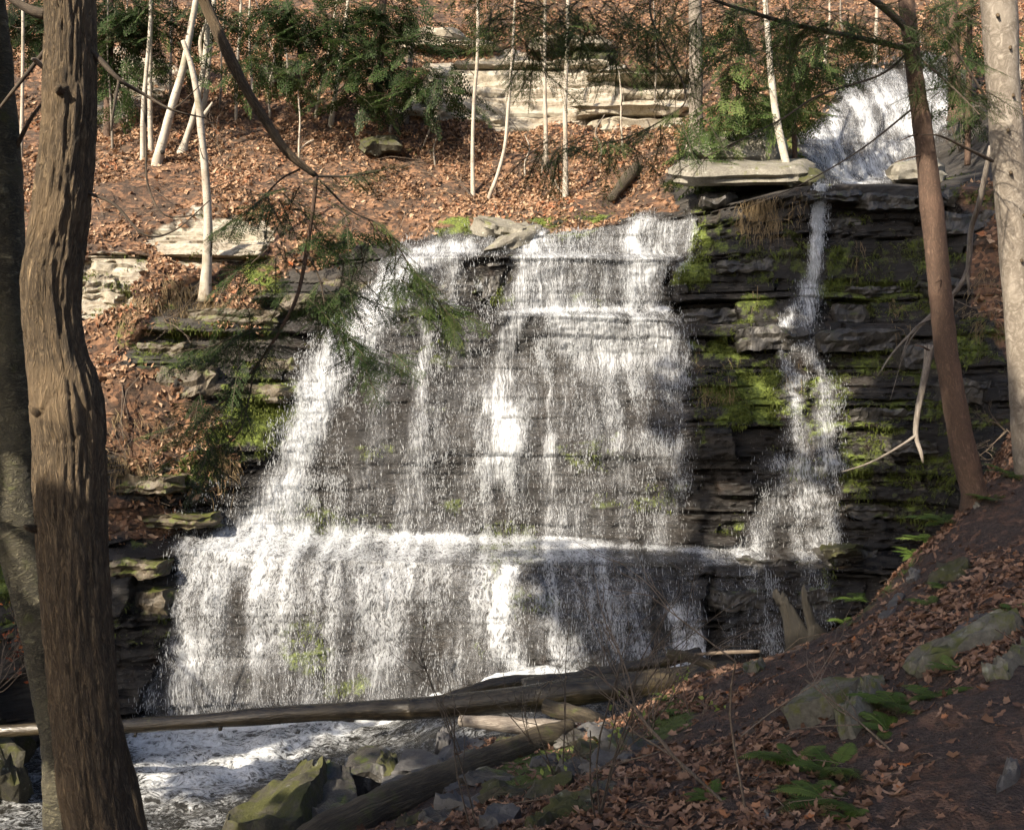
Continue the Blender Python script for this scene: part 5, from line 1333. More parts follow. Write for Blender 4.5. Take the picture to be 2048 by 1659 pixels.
slope_tree("sapling", "short whip sapling right of the dark hemlock boughs", [(780,265,5),(783,200,5),(788,120,4)], 'sapling', G, seed=18)
slope_tree("sapling", "small leaning whip in the leaves below the outcrop", [(848,290,4),(860,255,4),(862,200,3)], 'sapling', G, seed=19)
slope_tree("snag", "short brown broken snag in front of the brown rock ledge", [(812,240,13),(818,180,13),(820,120,12),(828,66,9)], 'grey_bark', None, seed=20)
slope_tree("tree_trunk", "straight grey trunk standing behind the rim slabs", [(1393,320,30),(1392,240,28),(1392,120,27),(1390,0,26)], 'grey_bark', None, base_d=22.0, twigs=6, seed=21, sides=20)
slope_tree("birch_tree", "leaning grey birch rooted on the long overhanging slab", [(1578,352,18),(1566,300,18),(1552,230,17),(1542,150,15),(1535,60,13),(1530,0,12)], 'birch', None, base_d=19.6, twigs=6, seed=22)
slope_tree("sapling", "pale sapling on the sunny slope above the upper fall", [(1750,125,9),(1752,60,8),(1755,0,8)], 'sapling', G, seed=23, twigs=2)
slope_tree("tree_trunk", "dark trunk standing behind the right end of the upper fall", [(1912,215,30),(1908,140,28),(1905,40,26),(1902,0,26)], 'red_bark', None, base_d=23.5, seed=24, twigs=4)
slope_tree("sapling", "slender pale stem in the top right corner", [(2038,150,8),(2034,80,7),(2030,0,7)], 'sapling', G, base_d=24, seed=25)
slope_tree("sapling", "thin shoot growing beside the third pale sapling", [(1084,345,4),(1086,320,3),(1088,300,2)], 'sapling', G, seed=26)
slope_tree("sapling", "arching thin stem right of the upper snag", [(955,140,4),(945,100,4),(960,60,4),(980,30,3),(1000,0,3)], 'dry_twig', G, seed=27)

for k, (x, y, top, w, lab) in enumerate(((225,300,40,6,"thin stem close to the right side of the big left trunk"),(255,250,0,5,"hair thin pale stem left of the birch pair"),(440,215,30,5,"thin stem right of the white birches"),(540,230,60,5,"thin grey stem below the dark hemlock's left boughs"),(575,190,0,6,"thin pale stem left of the dark hemlock"),
        (715,262,150,4,"whip sapling just below the dark hemlock's middle"),(870,330,240,4,"tiny whip in the sunny leaves left of the tall saplings"),(1050,352,270,4,"tiny whip between the curved sapling and the third one"),(1200,330,230,4,"thin whip right of the stoutest pale sapling"),(1245,300,130,5,"thin stem before the right end of the pale outcrop"),(1310,250,60,5,"thin stem left of the straight grey trunk"),(1650,130,0,7,"thin stem on the sunny slope left of the upper fall"),(1690,110,0,6,"thin stem right above the lip of the upper fall"),(160,380,240,5,"small stem hidden beside the big left trunk"))):
    slope_tree("sapling", lab, [(x,y,w),(x+3*(k % 3-1),(y*2+top)//3,w*.9),(x+6*(k % 4-1.5),(y+top*2)//3,w*.8),(x+9*(k % 3-1),top,w*.6)], 'sapling' if k % 2 else 'grey_bark', G, twigs=2, seed=200+k)

def hemlock(label, base, top, fols, lod, seed, mat='red_bark', wid=18, boughs=10, blen=1.6, name="hemlock_tree", group=None, dens=0.8):
    d = base[2]
    e = empty(name, P(*base), label, "tree", group)
    w = pline([base, ((base[0]+top[0])/2, (base[1]+top[1])/2, d), top])
    V, F, uv = tube(w, [wid/2/FPX*d, wid/2.4/FPX*d, wid/5/FPX*d], 40, 10, 0.06, 5, seed)
    mesh_obj("trunk", V, F, M[mat], e, uv=uv)
    fo = Foliage(lod, seed)
    r = np.random.default_rng(seed)
    for k in range(boughs):
        t = r.uniform(0.2, 0.98); p = along(w, t)
        a = r.uniform(0, 6.28); l = blen*(1.1-t*0.6)*r.uniform(0.6, 1.1)
        v = np.array([math.cos(a), math.sin(a), -0.15])*l
        V, F, uv = tube([p, p+v*0.5+[0, 0, .06], p+v], [.022, .014, .005], 8, 5, 0.1, 7, k)
        mesh_obj("branch", V, F, M['twig'], e, uv=uv)
        for q in range(7):
            tt = 0.3+0.1*q; s = 1 if q % 2 else -1
            sd = unit(np.cross(v, [0, 0, 1]))
            dirv = unit(unit(v)*0.6+sd*s*0.8+[0, 0, -0.15])*l*0.32
            fo.add(p+v*tt, p+v*tt+dirv, 0.8, 0.15, 0.3, fols[0][6] if fols else 0.5)
    for cx, cy, dd, nn, rx, rz, br in fols:
        fo.cloud(P(cx, cy, dd), max(3, int(nn*dens)), rx*1.15, .7, rz*1.1, .45, .95, bright=br, width=0.6)
    fo.build(e)
    return e
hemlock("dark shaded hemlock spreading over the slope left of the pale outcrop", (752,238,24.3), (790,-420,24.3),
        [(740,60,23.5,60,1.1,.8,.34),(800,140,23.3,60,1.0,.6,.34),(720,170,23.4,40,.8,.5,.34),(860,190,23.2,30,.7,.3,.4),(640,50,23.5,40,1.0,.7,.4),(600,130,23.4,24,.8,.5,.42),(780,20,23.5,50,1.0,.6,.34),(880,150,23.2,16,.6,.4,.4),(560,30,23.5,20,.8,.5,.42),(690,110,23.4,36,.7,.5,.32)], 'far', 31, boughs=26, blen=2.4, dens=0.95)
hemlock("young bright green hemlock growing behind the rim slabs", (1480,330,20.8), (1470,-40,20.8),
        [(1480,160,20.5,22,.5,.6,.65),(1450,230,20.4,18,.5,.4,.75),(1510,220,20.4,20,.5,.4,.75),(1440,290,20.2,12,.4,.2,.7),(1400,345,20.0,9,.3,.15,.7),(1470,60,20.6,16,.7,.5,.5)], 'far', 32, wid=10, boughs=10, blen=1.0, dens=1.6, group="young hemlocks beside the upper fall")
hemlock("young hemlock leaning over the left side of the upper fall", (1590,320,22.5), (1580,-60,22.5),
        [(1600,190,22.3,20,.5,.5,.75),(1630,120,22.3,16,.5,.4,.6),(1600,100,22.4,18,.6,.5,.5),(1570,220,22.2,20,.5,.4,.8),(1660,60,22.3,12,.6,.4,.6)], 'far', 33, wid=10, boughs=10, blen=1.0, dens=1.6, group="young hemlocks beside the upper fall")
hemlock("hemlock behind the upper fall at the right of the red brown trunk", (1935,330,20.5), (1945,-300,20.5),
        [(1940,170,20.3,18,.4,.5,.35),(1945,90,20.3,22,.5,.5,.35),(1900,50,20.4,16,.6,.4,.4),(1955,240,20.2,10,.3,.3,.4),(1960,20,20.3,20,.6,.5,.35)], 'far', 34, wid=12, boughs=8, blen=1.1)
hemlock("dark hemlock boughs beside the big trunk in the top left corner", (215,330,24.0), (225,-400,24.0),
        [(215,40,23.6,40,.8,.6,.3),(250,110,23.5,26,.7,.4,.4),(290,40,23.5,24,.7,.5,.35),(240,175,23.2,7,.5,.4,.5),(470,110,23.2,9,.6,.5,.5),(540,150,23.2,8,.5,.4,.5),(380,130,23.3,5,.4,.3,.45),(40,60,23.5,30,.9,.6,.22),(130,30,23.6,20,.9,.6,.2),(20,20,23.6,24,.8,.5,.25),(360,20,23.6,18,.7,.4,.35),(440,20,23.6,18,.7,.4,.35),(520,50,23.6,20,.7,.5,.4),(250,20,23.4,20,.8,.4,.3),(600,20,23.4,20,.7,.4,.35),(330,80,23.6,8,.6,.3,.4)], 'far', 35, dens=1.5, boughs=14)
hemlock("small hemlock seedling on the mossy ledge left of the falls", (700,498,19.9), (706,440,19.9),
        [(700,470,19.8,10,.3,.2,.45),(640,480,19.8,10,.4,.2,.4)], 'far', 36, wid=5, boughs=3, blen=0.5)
# ------------------------------------------------------------------ scattered leaves
def frame_from_normals(N, r):
    t = r.normal(0, 1, N.shape)
    t -= (t*N).sum(1)[:, None]*N
    t /= np.linalg.norm(t, axis=1)[:, None]+1e-9
    return t, np.cross(N, t)
def leaf_mesh(pts, N, sizes, shape, r, tilt=0.35):
    """shape: outline (k,2); fan around the midpoint, folded and curled"""
    n, k = len(pts), len(shape)
    N = N + r.normal(0, tilt, N.shape); N /= np.linalg.norm(N, axis=1)[:, None]
    t, b = frame_from_normals(N, r)
    fold = r.normal(0.25, 0.35, n)[:, None]; curl = r.normal(0.3, 0.5, n)[:, None]
    x, y = shape[None, :, 0], shape[None, :, 1]
    z = fold*np.abs(y) + curl*(x*x) - 0.1
    asp = r.uniform(0.65, 1.0, n)[:, None]
    O = pts[:, None, :] + sizes[:, None, None]*(x[..., None]*t[:, None, :] + (y*asp)[..., None]*b[:, None, :] + z[..., None]*N[:, None, :])
    C = pts[:, None, :]-0.1*sizes[:, None, None]*N[:, None, :]
    V = np.concatenate([C, O], 1).reshape(-1, 3)
    q = np.arange(k)
    T = np.stack([np.zeros(k, int), 1+q, 1+(q+1) % k], -1)
    F = (np.arange(n)*(k+1))[:, None, None] + T[None]
    return V, F.reshape(-1, 3), k+1
far_shape = np.array([(-0.55, 0.03), (0.0, 0.36), (0.56, -0.04), (-0.08, -0.36)])
th = np.array([0, .45, .95, 1.35, 1.9, 2.5, 3.14, 3.8, 4.4, 4.95, 5.35, 5.85])
rr = np.array([.54, .36, .48, .33, .44, .32, .36, .32, .45, .32, .48, .35])
maple = np.column_stack([rr*np.cos(th), rr*np.sin(th)])
oak = np.array([(.6, .02), (.36, .2), (.22, .08), (.02, .27), (-.14, .1), (-.34, .18), (-.58, .0), (-.32, -.2), (-.12, -.09), (.04, -.26), (.22, -.1), (.4, -.18)])
def grid_scatter(V, dens, n, r):
    """n random points on a quad grid (nr,nc,3) weighted by dens; returns points, normals"""
    a, b_, c, d_ = V[:-1, :-1], V[:-1, 1:], V[1:, 1:], V[1:, :-1]
    nr = np.cross(c-a, d_-b_)
    ar = np.linalg.norm(nr, axis=-1)*0.5
    w = (ar*dens[:-1, :-1]).ravel()
    k = r.choice(w.size, n, p=w/w.sum())
    t1, t2 = r.random((2, n, 1))
    A_, B_, C_, D_ = (q.reshape(-1, 3)[k] for q in (a, b_, c, d_))
    p = (A_*(1-t1)+B_*t1)*(1-t2) + (D_*(1-t1)+C_*t1)*t2
    nn = nr.reshape(-1, 3)[k]; nn /= np.linalg.norm(nn, axis=1)[:, None]+1e-12
    nn *= np.where((nn*(-p)).sum(1) < 0, -1, 1)[:, None]             # towards the open side of the gorge
    return p, nn, k
r = np.random.default_rng(41)
inview = (PXG > -40) & (PXG < 2090) & (ROW > -60)
clump = 0.16+0.84*sstep(-0.35, 0.3, fbm(X0*0.9+5, Y0*0.9, Z0*0.9, 4))
ld = leaf*clump*inview*np.where(moss > 0.45, 0.4, 1)
ledges = poly_mask(wx, wy, [(205,980),(440,960),(470,1010),(330,1100),(205,1100)], 12)*0.35 + poly_mask(wx, wy, [(470,560),(520,570),(510,660),(440,650)], 10)*0.8 + poly_mask(wx, wy, [(300,880),(450,850),(480,950),(330,960)], 12)*0.8
ld = np.maximum(ld, ledges*inview*(flow < 0.1))
ld = ld*(1-0.8*poly_mask(wx, wy, [(240,340),(330,345),(430,330),(430,450),(300,470),(210,460)], 25))
ld = ld * np.where(DEP > 29, 0.35, 1)
p, N, k = grid_scatter(VT, ld, 47000, r)
V, F, m = leaf_mesh(p+N*0.03, N, np.clip(r.lognormal(-2.4, 0.35, len(p)), 0.04, 0.2), far_shape, r, 0.55)
tag(mesh_obj("leaf_litter", V, F, M['leaves'], attrs=dict(rnd=np.repeat(np.clip(r.beta(1.6, 1.6, len(p)) + 0.28*fbm(p[:, 0]*0.7, p[:, 1]*0.7, p[:, 2]*0.7, 3) - 0.03, 0, 0.94)+(r.random(len(p)) > 0.97)*0.06, m)), smooth=False, org=hit(1000,400)), "orange brown fallen leaves blanketing the sunlit slope", "leaves", kind="stuff")
# bank leaves, larger and lobed
bd = (GY > 3.2) & (GY < 13) & (GX > -3.2) & (GX < 7)
bd = bd*(0.12+0.88*sstep(-0.25, 0.3, fbm(GX*0.9+3, GY*0.9, 0*GX, 3)))
bare = np.maximum.reduce([poly_mask(bpx, bpy_, q, 45) for q in ([(1850,1480),(2060,1380),(2100,1700),(1900,1700)], [(1600,1340),(1750,1270),(1800,1300),(1650,1390)], [(1950,1000),(2060,1010),(2060,1110),(1930,1080)])])
bd = bd*(1-0.85*bare)*np.where(bpx < 900, 0.35, 1)
for nm, sh, cnt, sz, lab in (("leaf_litter", maple, 14000, (0.05, 0.10), "brown maple leaves scattered thick over the shaded bank"), ("leaf_litter", oak, 12000, (0.05, 0.10), "brown oak leaves mixed through the litter on the shaded bank")):
    p, N, k = grid_scatter(VB, bd, cnt, r)
    V, F, m = leaf_mesh(p+N*0.015, N, r.uniform(*sz, len(p)), sh, r, 0.32)
    tag(mesh_obj(nm, V, F, M['near_leaves'], attrs=dict(rnd=np.repeat(np.clip(r.beta(2, 2, len(p)), 0, 0.95)+(r.random(len(p)) > 0.96)*0.2, m)), smooth=False, org=bhit(1600,1450)), lab, "leaves", kind="stuff")
# leaves caught in the rubble near the stream, and small grit
p, N, k = grid_scatter(VB, ((GY > 3.2) & (GY < 12) & (GX > -3) & (GX < 6.5))*1.0, 12000, r)
s3 = r.uniform(0.006, 0.022, len(p))
V, F, m = leaf_mesh(p+N*0.004, N, s3*1.2, far_shape, r, 0.6)
tag(mesh_obj("twig_litter", V, F, M['near_leaves'], attrs=dict(rnd=np.repeat(r.random(len(p))*0.6, m)), smooth=False, org=bhit(1700,1500)), "crumbled leaf bits over the bare soil of the bank", "leaves", kind="stuff")

# fallen sticks
def sticks(name, label, Vg, dens, n, lo, hi, rad, org):
    p, N, k = grid_scatter(Vg, dens, n, r)
    t, b = frame_from_normals(N, r)
    L = r.uniform(lo, hi, n)[:, None]; R = (rad*r.uniform(0.5, 1.2, n))[:, None]
    a, m_, c = p-t*L*.5+N*0.03, p+b*L*r.normal(0, .06, (n, 1))+N*(0.04+0.1*L*r.random((n, 1))), p+t*L*.5+N*0.03
    rings = [[q+(b*math.cos(h)+N*math.sin(h))*R*s for h in (0.5, 2.6, 4.7)] for q, s in ((a, 1.0), (m_, .85), (c, .4))]
    V = np.stack([v_ for ring in rings for v_ in ring], 1).reshape(-1, 3)
    Q = np.array([[3*i+j, 3*i+(j+1) % 3, 3*i+3+(j+1) % 3, 3*i+3+j] for i in range(2) for j in range(3)])
    tag(mesh_obj(name, V, ((np.arange(n)*9)[:, None, None]+Q[None]).reshape(-1, 4), M['dry_twig'], org=org, uv=V[:, [0, 2]]), label, "twigs", kind="stuff")
sticks("fallen_twigs", "thin dead sticks strewn over the sunny leaf slope", VT, soil*inview*(DEP < 29), 420, 0.3, 1.5, 0.010, hit(900,350))
sticks("fallen_twigs", "thin dead sticks strewn over the shaded bank", VB, bd, 260, 0.12, 0.6, 0.005, bhit(1650,1400))
# ------------------------------------------------------------------ moss and grass on the wall
def blades(p, N, L, W, r, hang=0.7, out=0.5):
    n = len(p)
    d = N*out + np.array([0, 0, -hang]) + r.normal(0, 0.28, (n, 3)); d /= np.linalg.norm(d, axis=1)[:, None]
    s = np.cross(d, N+r.normal(0, 0.5, (n, 3))); s /= np.linalg.norm(s, axis=1)[:, None]+1e-9
    m_ = p + d*L[:, None]*0.5 + N*0.15*L[:, None]
    V = np.stack([p-s*W[:, None]*.5, p+s*W[:, None]*.5, m_+s*W[:, None]*.4, m_-s*W[:, None]*.4, p+d*L[:, None]+np.array([0, 0, -0.3])*L[:, None]], 1).reshape(-1, 3)
    b = (np.arange(n)*5)[:, None]
    return V, [b+np.array([[0, 1, 2, 3]]), b+np.array([[3, 2, 4]])]
mn = fbm(X0*3.2, Y0*3.2, Z0*4.2, 3)
md = np.clip(moss-0.25, 0, 1)*sstep(-0.35, 0.35, mn)*inview*(ROW > 200)*(1-0.8*sstep(0.25, 0.6, flow))*(1-leaf*0.8)
p, N, k = grid_scatter(VT, md, 25000, r)
V, F = blades(p, N, r.uniform(0.025, 0.10, len(p)), r.uniform(0.010, 0.024, len(p)), r, 0.5, 0.7)
tag(mesh_obj("moss", V, F, M['moss_blades'], smooth=False, attrs=dict(rnd=np.repeat(np.clip(r.normal(0.5, 0.25, len(p))+0.2*mn[:-1, :-1].ravel()[k], 0, 1), 5)), org=hit(1500,780)), "bright green moss clinging to the wet ledges", "moss", kind="stuff")
gd = np.maximum.reduce([poly_mask(PXG, ROW, q, 10) for q in ([(1470,400),(1600,385),(1610,450),(1480,480)], [(1380,700),(1480,700),(1480,800),(1390,800)], [(1700,480),(1730,480),(1730,560),(1700,560)], [(1930,560),(2010,540),(2010,680),(1950,680)],
      [(230,600),(330,600),(330,650),(240,650)], [(400,890),(480,880),(470,990),(420,990)], [(330,560),(470,590),(470,640),(340,640)], [(215,830),(330,840),(330,960),(220,960)], [(1790,600),(1840,600),(1840,660),(1790,660)], [(1560,720),(1600,720),(1600,760),(1560,760)], [(1510,560),(1535,555),(1535,600),(1505,600)])])
p, N, k = grid_scatter(VT, gd*inview*(0.1+sstep(0, 0.4, fbm(X0*2.5, Y0*2.5, Z0*0.8, 2))), 3600, r)
V, F = blades(p, N, r.uniform(0.12, 0.42, len(p)), r.uniform(0.005, 0.011, len(p)), r, 0.9, 0.35)
tag(mesh_obj("dry_grass", V, F, M['dry_grass'], smooth=False, org=hit(1540,430)), "tan dry grass and rootlets hanging from the ledges", "grass", kind="stuff")

# ------------------------------------------------------------------ ferns
def frond_mesh(length, r, arch=0.35, pairs=17, side=0.0):
    """pinnate frond along +x arching up then over; returns V,F"""
    Q, n = [], pairs
    def pt(t): return np.array([t*length*(1-0.12*t), side*t*t*length, arch*length*(t-1.05*t*t)])
    for i in range(n):
        t = 0.10+0.88*i/n
        c = pt(t); tg = unit(pt(t+0.02)-pt(t))
        L = length*0.21*(math.sin(math.pi*min(1, 0.22+0.78*t))**0.8)*(1 if t > 0.15 else 0.6)
        for s in (-1, 1):
            d = unit(np.array([0.35, s*1.0, -0.12+r.normal(0, .08)]))
            d = unit(d[0]*tg + d[1]*np.array([0, 1, 0]) + d[2]*np.array([0, 0, 1]))
            b = unit(np.cross(d, [0, 0, 1]))*L*0.11
            m1, m2 = c+d*L*0.3, c+d*L*0.7
            e = c+d*L+np.array([0, 0, -0.12*L])
            Q += [[c-b*.4, c+b*.4, m1+b, m1-b], [m1-b, m1+b, m2+b*.7, m2-b*.7], [m2-b*.7, m2+b*.7, e+b*.1, e-b*.1]]
    V = np.array(Q).reshape(-1, 3)
    F = np.arange(len(V)).reshape(-1, 4)
    st, sf, _ = tube([pt(t) for t in np.linspace(0, 1, 6)], np.linspace(0.005, 0.001, 6)*length/0.5, 10, 4, 0, cap=False)
    return V, F, st, sf
def fern(base, label, n, length, r, az=None, spread=3.1, tilt=0.0):
    e = empty("fern", base, label, "fern", "green ferns on the bank")
    for k in range(n):
        V, F, sv, sf = frond_mesh(length*r.uniform(0.7, 1.15), r, r.uniform(0.2, 0.55), 24, r.uniform(-0.15, 0.15))
        a = (az if az is not None else r.uniform(0, 6.28)) + spread*((k+0.5)/n-0.5)*2 + r.normal(0, 0.15)
        R = np.array([[math.cos(a), -math.sin(a), 0], [math.sin(a), math.cos(a), 0], [0, 0, 1]])
        t_ = tilt + r.normal(0, 0.12)
        Rt = np.array([[math.cos(t_), 0, -math.sin(t_)], [0, 1, 0], [math.sin(t_), 0, math.cos(t_)]])
        W, Fm = merge([((V@Rt.T)@R.T, F), ((sv@Rt.T)@R.T, sf)])
        mesh_obj("frond", W+base, Fm, M['fern'], e, smooth=False, attrs=dict(rnd=np.full(len(W), np.clip(r.normal(0.5, 0.22), 0, 1))))
    return e
fr = np.random.default_rng(77)
for px, py, n_, ln, lab in ((1590,1530,8,.36,"large bright fern just below the jutting slab"),(1665,1545,7,.34,"fern spreading under the squat grey green block"),(1655,1600,6,.32,"lowest fern of the cluster near the bottom of the bank"),(1700,1640,4,.16,"small fern sprig close to the bottom edge"),
        (1800,1415,7,.36,"fern with long fronds right of the slabs in the bank"),(1775,1460,6,.28,"dark fern beside the right slab in the bank"),(1905,1340,5,.26,"fern growing below the long narrow stone"),(1870,1395,5,.28,"fern between the long narrow stone and the slabs"),
        (1712,1200,6,.42,"fern at the crest of the bank right of the stumps"),(1690,1245,6,.34,"fern hanging over the crest just right of the stumps"),(1850,1080,8,.5,"large fern on the crest below the red brown trunk"),(1890,1045,8,.5,"upper fern of the patch below the red brown trunk"),(1830,1110,6,.4,"lower fern of the patch below the red brown trunk"),
        (1860,1210,5,.25,"small dark fern on the upper bank among leaves"),(1890,1175,5,.25,"small fern beside the brown mossy rock on the upper bank"),(2030,955,6,.45,"fern at the foot of the pale grey trunk"),(1985,1000,5,.4,"fern between the red brown and pale grey trunks"),(2020,1228,4,.22,"fern sprig cut by the right edge above the long stone"),(1360,1430,5,.22,"small fern in twiggy brush near the log end"),(1340,1400,5,.22,"little fern clump right beside the long log end"),(1420,1600,5,.2,"dim fern low in the brush at the bottom")):
    fern(bhit(px, py), lab, n_+2, ln*0.98, fr, az=2.6+fr.normal(0, .4), spread=2.4, tilt=0.12)

# ------------------------------------------------------------------ bare shrubs in front, whips and brush
def shrub(name, label, base, stems, r, mat='dry_twig', lean=(0, 0, 1.0), height=1.0, rad=0.007, depth=3, leafmat=None, nleaf=0, cat="shrub", group=None, spread=0.5):
    e = empty(name, base, label, cat, group)
    parts, tips = [], []
    def grow(p, d, L, rd, lev):
        m = p + d*L*0.5 + r.normal(0, 0.05*L, 3)
        q = p + d*L + r.normal(0, 0.07*L, 3)
        V, F, uv = tube([p, m, q], [rd, rd*0.85, rd*0.6], 6, 4, 0.05, 20, 0, cap=False)
        parts.append((V, F)); tips.append(q)
        if lev <= 0: return
        for _ in range(r.integers(2, 4)):
            t = r.uniform(0.35, 1.0)
            s = p*(1-t)+q*t if t < 0.9 else q
            grow(s, unit(d+r.normal(0, 0.42, 3)+[0, 0, 0.1]), L*r.uniform(0.45, 0.75), rd*0.6, lev-1)
    for s in range(stems):
        parts = []
        d = unit(np.array(lean)+r.normal(0, spread*0.5, 3))
        grow(np.array(base)+r.normal(0, 0.02, 3), d, height*r.uniform(0.45, 0.7), rad, depth)
        V, F = merge(parts)
        mesh_obj("stem", V, F, M[mat], e, uv=V[:, [0, 2]])
    if leafmat:
        tp = np.array(tips)[r.choice(len(tips), nleaf)] + r.normal(0, 0.04, (nleaf, 3))
        N = r.normal(0, 0.5, (nleaf, 3))+[0, -0.6, 0.5]; N /= np.linalg.norm(N, axis=1)[:, None]
        V, F, m = leaf_mesh(tp, N, r.uniform(0.03, 0.07, nleaf), far_shape, r, 0.4)
        mesh_obj("leaves", V, F, M[leafmat], e, smooth=False, attrs=dict(rnd=np.repeat(r.random(nleaf), m)))
    return e
sr = np.random.default_rng(5)
GB = "bare twiggy shrubs on the near bank"
shrub("shrub", "tall bare single whip standing before the left end of the bank", bhit(1490,1625), 1, sr, lean=(-0.05, 0.1, 1), height=1.5, rad=.008, group=GB, spread=0.1)
shrub("shrub", "bare forked shrub low in the foreground left of the tall whip", bhit(1440,1600), 2, sr, lean=(-0.6, 0, 0.7), height=1.1, rad=.009, group=GB)
shrub("shrub", "crooked bare twig rising in front of the jutting slab", bhit(1790,1500), 1, sr, lean=(-0.6, 0.2, 0.5), height=1.0, rad=.008, group=GB, spread=0.2)
shrub("shrub", "thin bare whips before the slate slabs", bhit(950,1655), 2, sr, lean=(0.05, 0, 1), height=1.3, rad=.006, mat='twig', group=GB, spread=0.25)
shrub("shrub", "dark bare brush right of the weathered log", bhit(1200,1640), 4, sr, lean=(-0.1, 0.1, 1), height=1.3, rad=.006, mat='twig', group=GB, spread=0.7)
shrub("shrub", "tangled bare brush over the right end of the long log", bhit(1300,1470), 5, sr, lean=(-0.2, 0, 0.9), height=1.3, rad=.007, group=GB, spread=0.9)
shrub("shrub", "bare brush between the weathered log and the bank", bhit(1120,1560), 3, sr, lean=(-0.2, 0, 1), height=1.3, rad=.006, mat='twig', group=GB, spread=0.8)
shrub("shrub", "spindly shrub with a few yellow green leaves near the log end", bhit(1390,1440), 2, sr, lean=(0, 0, 1), height=0.5, rad=.005, leafmat='yellow_leaf', nleaf=16, spread=0.6)
shrub("shrub", "spindly shrub with yellow green leaves below the long log", bhit(1240,1520), 2, sr, lean=(-0.2, 0, 1), height=0.45, rad=.005, leafmat='yellow_leaf', nleaf=14, spread=0.6)
shrub("shrub", "tiny sprig of yellow green leaves in the dark brush", bhit(1090,1560), 1, sr, lean=(0, 0, 1), height=0.35, rad=.004, leafmat='yellow_leaf', nleaf=7, spread=0.5)
shrub("shrub", "red leaved shrub at the left edge beside the birch", P(-20,1390,13.0), 5, sr, lean=(0.3, 0, 0.9), height=1.0, rad=.008, leafmat='red_leaf', nleaf=140, spread=0.8)
shrub("shrub", "bare brush under the hemlock twigs on the left ledge", hit(330,640), 4, sr, lean=(0.2, -0.4, 0.3), height=1.2, rad=.008, group="bare brush on the slope", spread=0.9)
shrub("shrub", "bare brush hanging over the dark hollow at the birches' feet", hit(450,330), 5, sr, lean=(0, -0.3, 0.6), height=1.4, rad=.010, group="bare brush on the slope", spread=1.0)
shrub("shrub", "brush of thin shoots at the feet of the two right saplings", hit(1110,372), 5, sr, lean=(0, -0.2, 1), height=1.2, rad=.010, group="bare brush on the slope", spread=0.5)
shrub("shrub", "bare brush on the ledge left of the mossy wall", hit(300,900), 4, sr, lean=(0.2, -0.6, -0.3), height=1.2, rad=.007, group="bare brush on the slope", spread=0.9)
shrub("shrub", "tangle of bare twigs right of the upper fall", hit(1920,300), 5, sr, lean=(0.1, -0.4, 0.6), height=1.3, rad=.010, group="bare brush on the slope", spread=1.0)
shrub("shrub", "bare twigs in front of the grey trunk behind the rim", hit(1350,250), 4, sr, lean=(-0.2, -0.3, 0.7), height=1.5, rad=.010, group="bare brush on the slope", spread=0.9)
shrub("shrub", "dry rooty brush on the bank behind the pale grey trunk", bhit(2010,860), 5, sr, lean=(-0.5, -0.3, -0.1), height=0.9, rad=.008, group="bare brush on the slope", spread=0.9)
# ------------------------------------------------------------------ unseen hemlocks and crowns, shaped to cast shade on the right wall and the bank
def scene_pt(px, py):
    a = hit(px, py)
    if py > 800:
        b = bhit(px, py)
        if b[1] < a[1] - 0.2 and b[1] < 14.3: return b
    return a
LITP = [([(330,140),(700,130),(900,40),(1340,20),(1340,430),(960,450),(820,490),(700,480),(500,640),(170,620),(170,480),(330,420)], 40), ([(170,640),(450,660),(470,860),(220,850)], 45),
        ([(830,500),(1380,440),(1330,640),(1310,760),(1200,880),(1020,900),(930,860),(700,980),(640,1090),(480,1080),(560,880),(700,640)], 40),
        ([(320,1070),(1060,1060),(1060,1340),(850,1400),(300,1440)], 42), ([(700,860),(1330,840),(1340,1070),(560,1070)], 42), ([(990,1090),(1060,1090),(1060,1330),(1000,1330)], 40),
        ([(1470,635),(1590,635),(1590,705),(1460,705)], 30), ([(1600,725),(1665,725),(1665,790),(1600,790)], 25), ([(1480,975),(1690,975),(1700,1095),(1440,1100)], 30), ([(1650,830),(1720,830),(1720,880),(1650,880)], 25),
        ([(1610,300),(1850,250),(1850,340),(1690,370)], 30), ([(1480,0),(2040,0),(2040,110),(1650,120),(1480,90)], 45), ([(1400,330),(1600,330),(1580,375),(1400,380)], 30), ([(1200,1375),(1040,1390),(1050,1415),(1220,1400)], 25), ([(830,1410),(960,1405),(960,1425),(830,1428)], 25)]
def inside(x, y, pts):
    c = False
    for i in range(len(pts)):
        (ax, ay), (bx, by) = pts[i], pts[i-1]
        if (ay > y) != (by > y) and x < (bx-ax)*(y-ay)/(by-ay)+ax: c = not c
    return c
lit = []
for pts, step in LITP:
    a = np.array(pts)
    for x in np.arange(a[:, 0].min(), a[:, 0].max()+1, step):
        for y in np.arange(a[:, 1].min(), a[:, 1].max()+1, step):
            if inside(x, y, pts): lit.append(scene_pt(x, y))
for y in range(0, 800, 40):
    lit += [P(80+(y > 400)*-10, y, 5.85), P(125, y, 5.82)]
ntr = 40
lit = [P(q, y, 8.0) for q in (20, 60) for y in range(880, 1120, 30)] + lit
lit = np.array(lit)
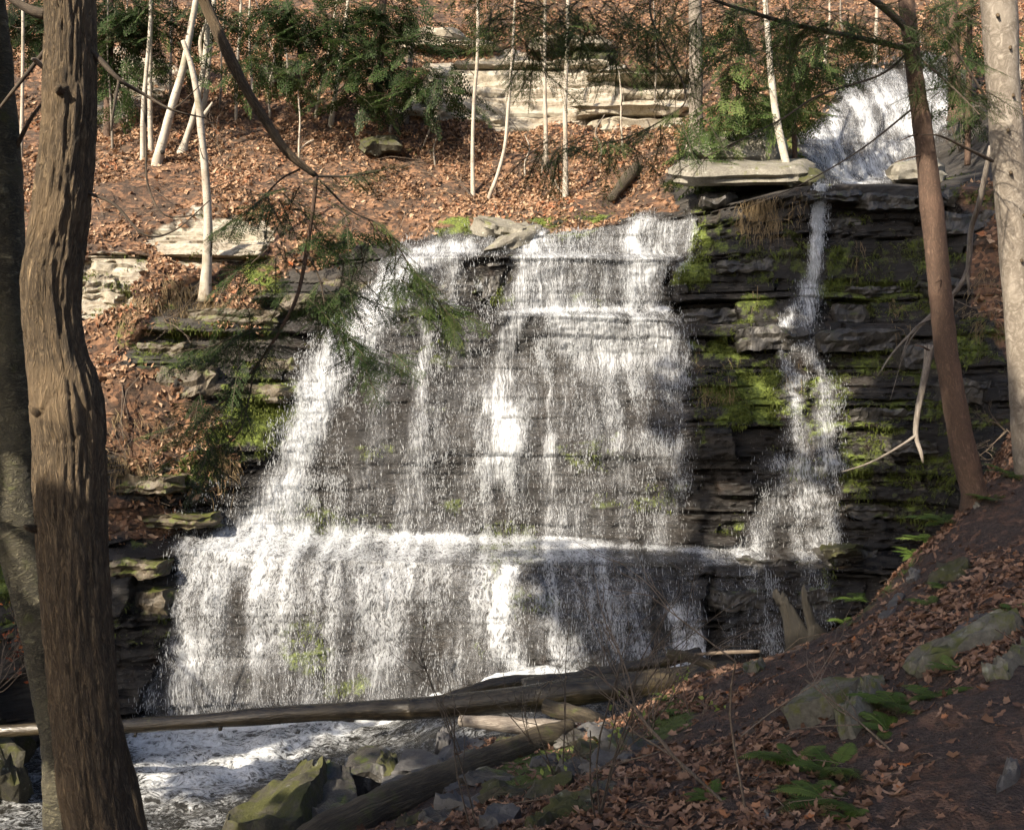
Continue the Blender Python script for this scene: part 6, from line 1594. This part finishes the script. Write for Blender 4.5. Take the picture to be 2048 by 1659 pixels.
SHADE = [([(1360,390),(1900,375),(2040,300),(2048,1660),(640,1660),(700,1480),(1240,1440),(1200,1340),(1240,1150),(1390,1080),(1330,950),(1350,640)], 1.0, 1500),
         ([(0,860),(200,900),(320,1100),(330,1400),(0,1480)], 1.0, 420), ([(250,1450),(700,1430),(600,1560),(300,1640)], 1.0, 240), ([(-10,600),(60,600),(110,1400),(20,1200)], 1.0, 150), ([(240,1440),(820,1410),(820,1425),(240,1455)], 1.0, 121), ([(960,1395),(1040,1385),(1040,1405),(960,1412)], 1.0, 30),
         ([(1880,120),(2040,140),(2040,380),(1900,330)], 0.8, 80), ([(1680,140),(1890,140),(1890,220),(1680,220)], 0.7, 60), ([(0,0),(180,0),(180,500),(0,700)], 0.8, 160), ([(180,0),(640,0),(660,110),(180,130)], 1.0, 160), ([(190,130),(300,130),(300,400),(190,420)], 0.8, 60), ([(90,920),(230,930),(280,1659),(120,1659)], 1.0, 160)]
cr = np.random.default_rng(8)
TREES = [(big_tree, np.array([-2.55, 6.0]), 4.6)]
off = []
for k, (x, y, lab) in enumerate(((-5.5, -1.5, "unseen tall hemlock added for shade left behind the viewpoint"), (-8.2, 3.5, "unseen tall hemlock added for shade on the left bank"), (-0.8, -4.5, "unseen tall hemlock added for shade close behind the viewpoint"), (-14.5, 9.0, "unseen tall hemlock added for shade at the far left"))):
    b = np.array([x, y, float(bank_z(np.array([max(-11.5, x)]), np.array([y]), False)[0])])
    e = empty("hemlock_tree", b, lab, "tree", "unseen hemlocks added for shade")
    V, F, uv = tube([b-[0, 0, .3], b+[.05, 0, 6], b+[0, .1, 17]], [.24, .19, .05], 30, 14, 0.06, 3, k)
    mesh_obj("trunk", V, F, M['red_bark'], e, uv=uv)
    TREES.append((e, np.array([x, y]), 5.2))  # unseen trees, put in to carry the shading crowns
FOL = [Foliage('shade_crown', 60+k) for k in range(len(TREES))]
def out_of_frame(c, m=0.9):
    return c[1] < 0.4 or abs(c[0]) - m > 0.53*c[1] or c[2] - m > 0.43*c[1] or c[2] + m < -0.43*c[1]
made = [[] for _ in TREES]
for pts, dens, cnt in SHADE:
    a = np.array(pts)
    k = 0; tries = 0
    while k < cnt*dens and tries < cnt*6:
        tries += 1
        x, y = cr.uniform(a[:, 0].min(), a[:, 0].max()), cr.uniform(a[:, 1].min(), a[:, 1].max())
        if not inside(x, y, pts): continue
        S_ = P(x, y, 12.3) if cnt in (121, 30) else P(x, y, 8.0) if cnt == 150 else P(x, y, 5.85) if cnt == 160 and y > 900 and x > 85 and x < 285 else (scene_pt(x, y) if not (x < 200 and y < 900) else P(x, y, cr.uniform(6.2, 12)))
        best = None
        for t in cr.uniform(4, 34, 14):
            c = S_ + SDIR*t
            if not out_of_frame(c) or c[2] > 17 or c[2] < 1.5: continue
            for q, (e, xy, rmax) in enumerate(TREES):
                h = np.linalg.norm(c[:2]-xy)
                lim = rmax*max(0.25, 1-max(0, c[2]-5)/15)
                if h < lim and (best is None or h/lim < best[0]): best = (h/lim, c, q)
        if best is None: continue
        _, c, q = best
        dl = c-lit
        al = dl@SDIR
        perp = np.linalg.norm(dl-np.outer(al, SDIR), axis=1)
        if (perp[al > 0] < cr.uniform(0.3, 1.1)).any() or (perp[-ntr:] < 0.8).any(): continue
        xy = TREES[q][1]
        v = np.array([*(c[:2]-xy), 0]); v = unit(v + cr.normal(0, 0.25, 3)); v[2] = -0.25
        FOL[q].add(c-v*0.45, c+v*0.5, 0.95, 0.15, 0.3, 0.35)  # sprays set on sun rays over wanted shade, left out over lit points
        made[q].append(c); k += 1
for q, (e, xy, rmax) in enumerate(TREES):
    if not FOL[q].v: continue
    FOL[q].build(e, "shade_crown", stems=False)
    parts = []
    for c in made[q][::14]:
        b = np.array([xy[0], xy[1], max(c[2]+0.5, 0.43*xy[1]+0.9)])
        m = (b+c)/2+[0, 0, .15]
        if not (out_of_frame(m, .2) and out_of_frame((m+c)/2, .2) and out_of_frame((m+b)/2, .2)): continue
        V, F, uv = tube([b, m, c], [.05, .035, .012], 8, 6, 0.05, 5, 1)
        mesh_obj("bough", V, F, M['twig'], e, uv=uv)
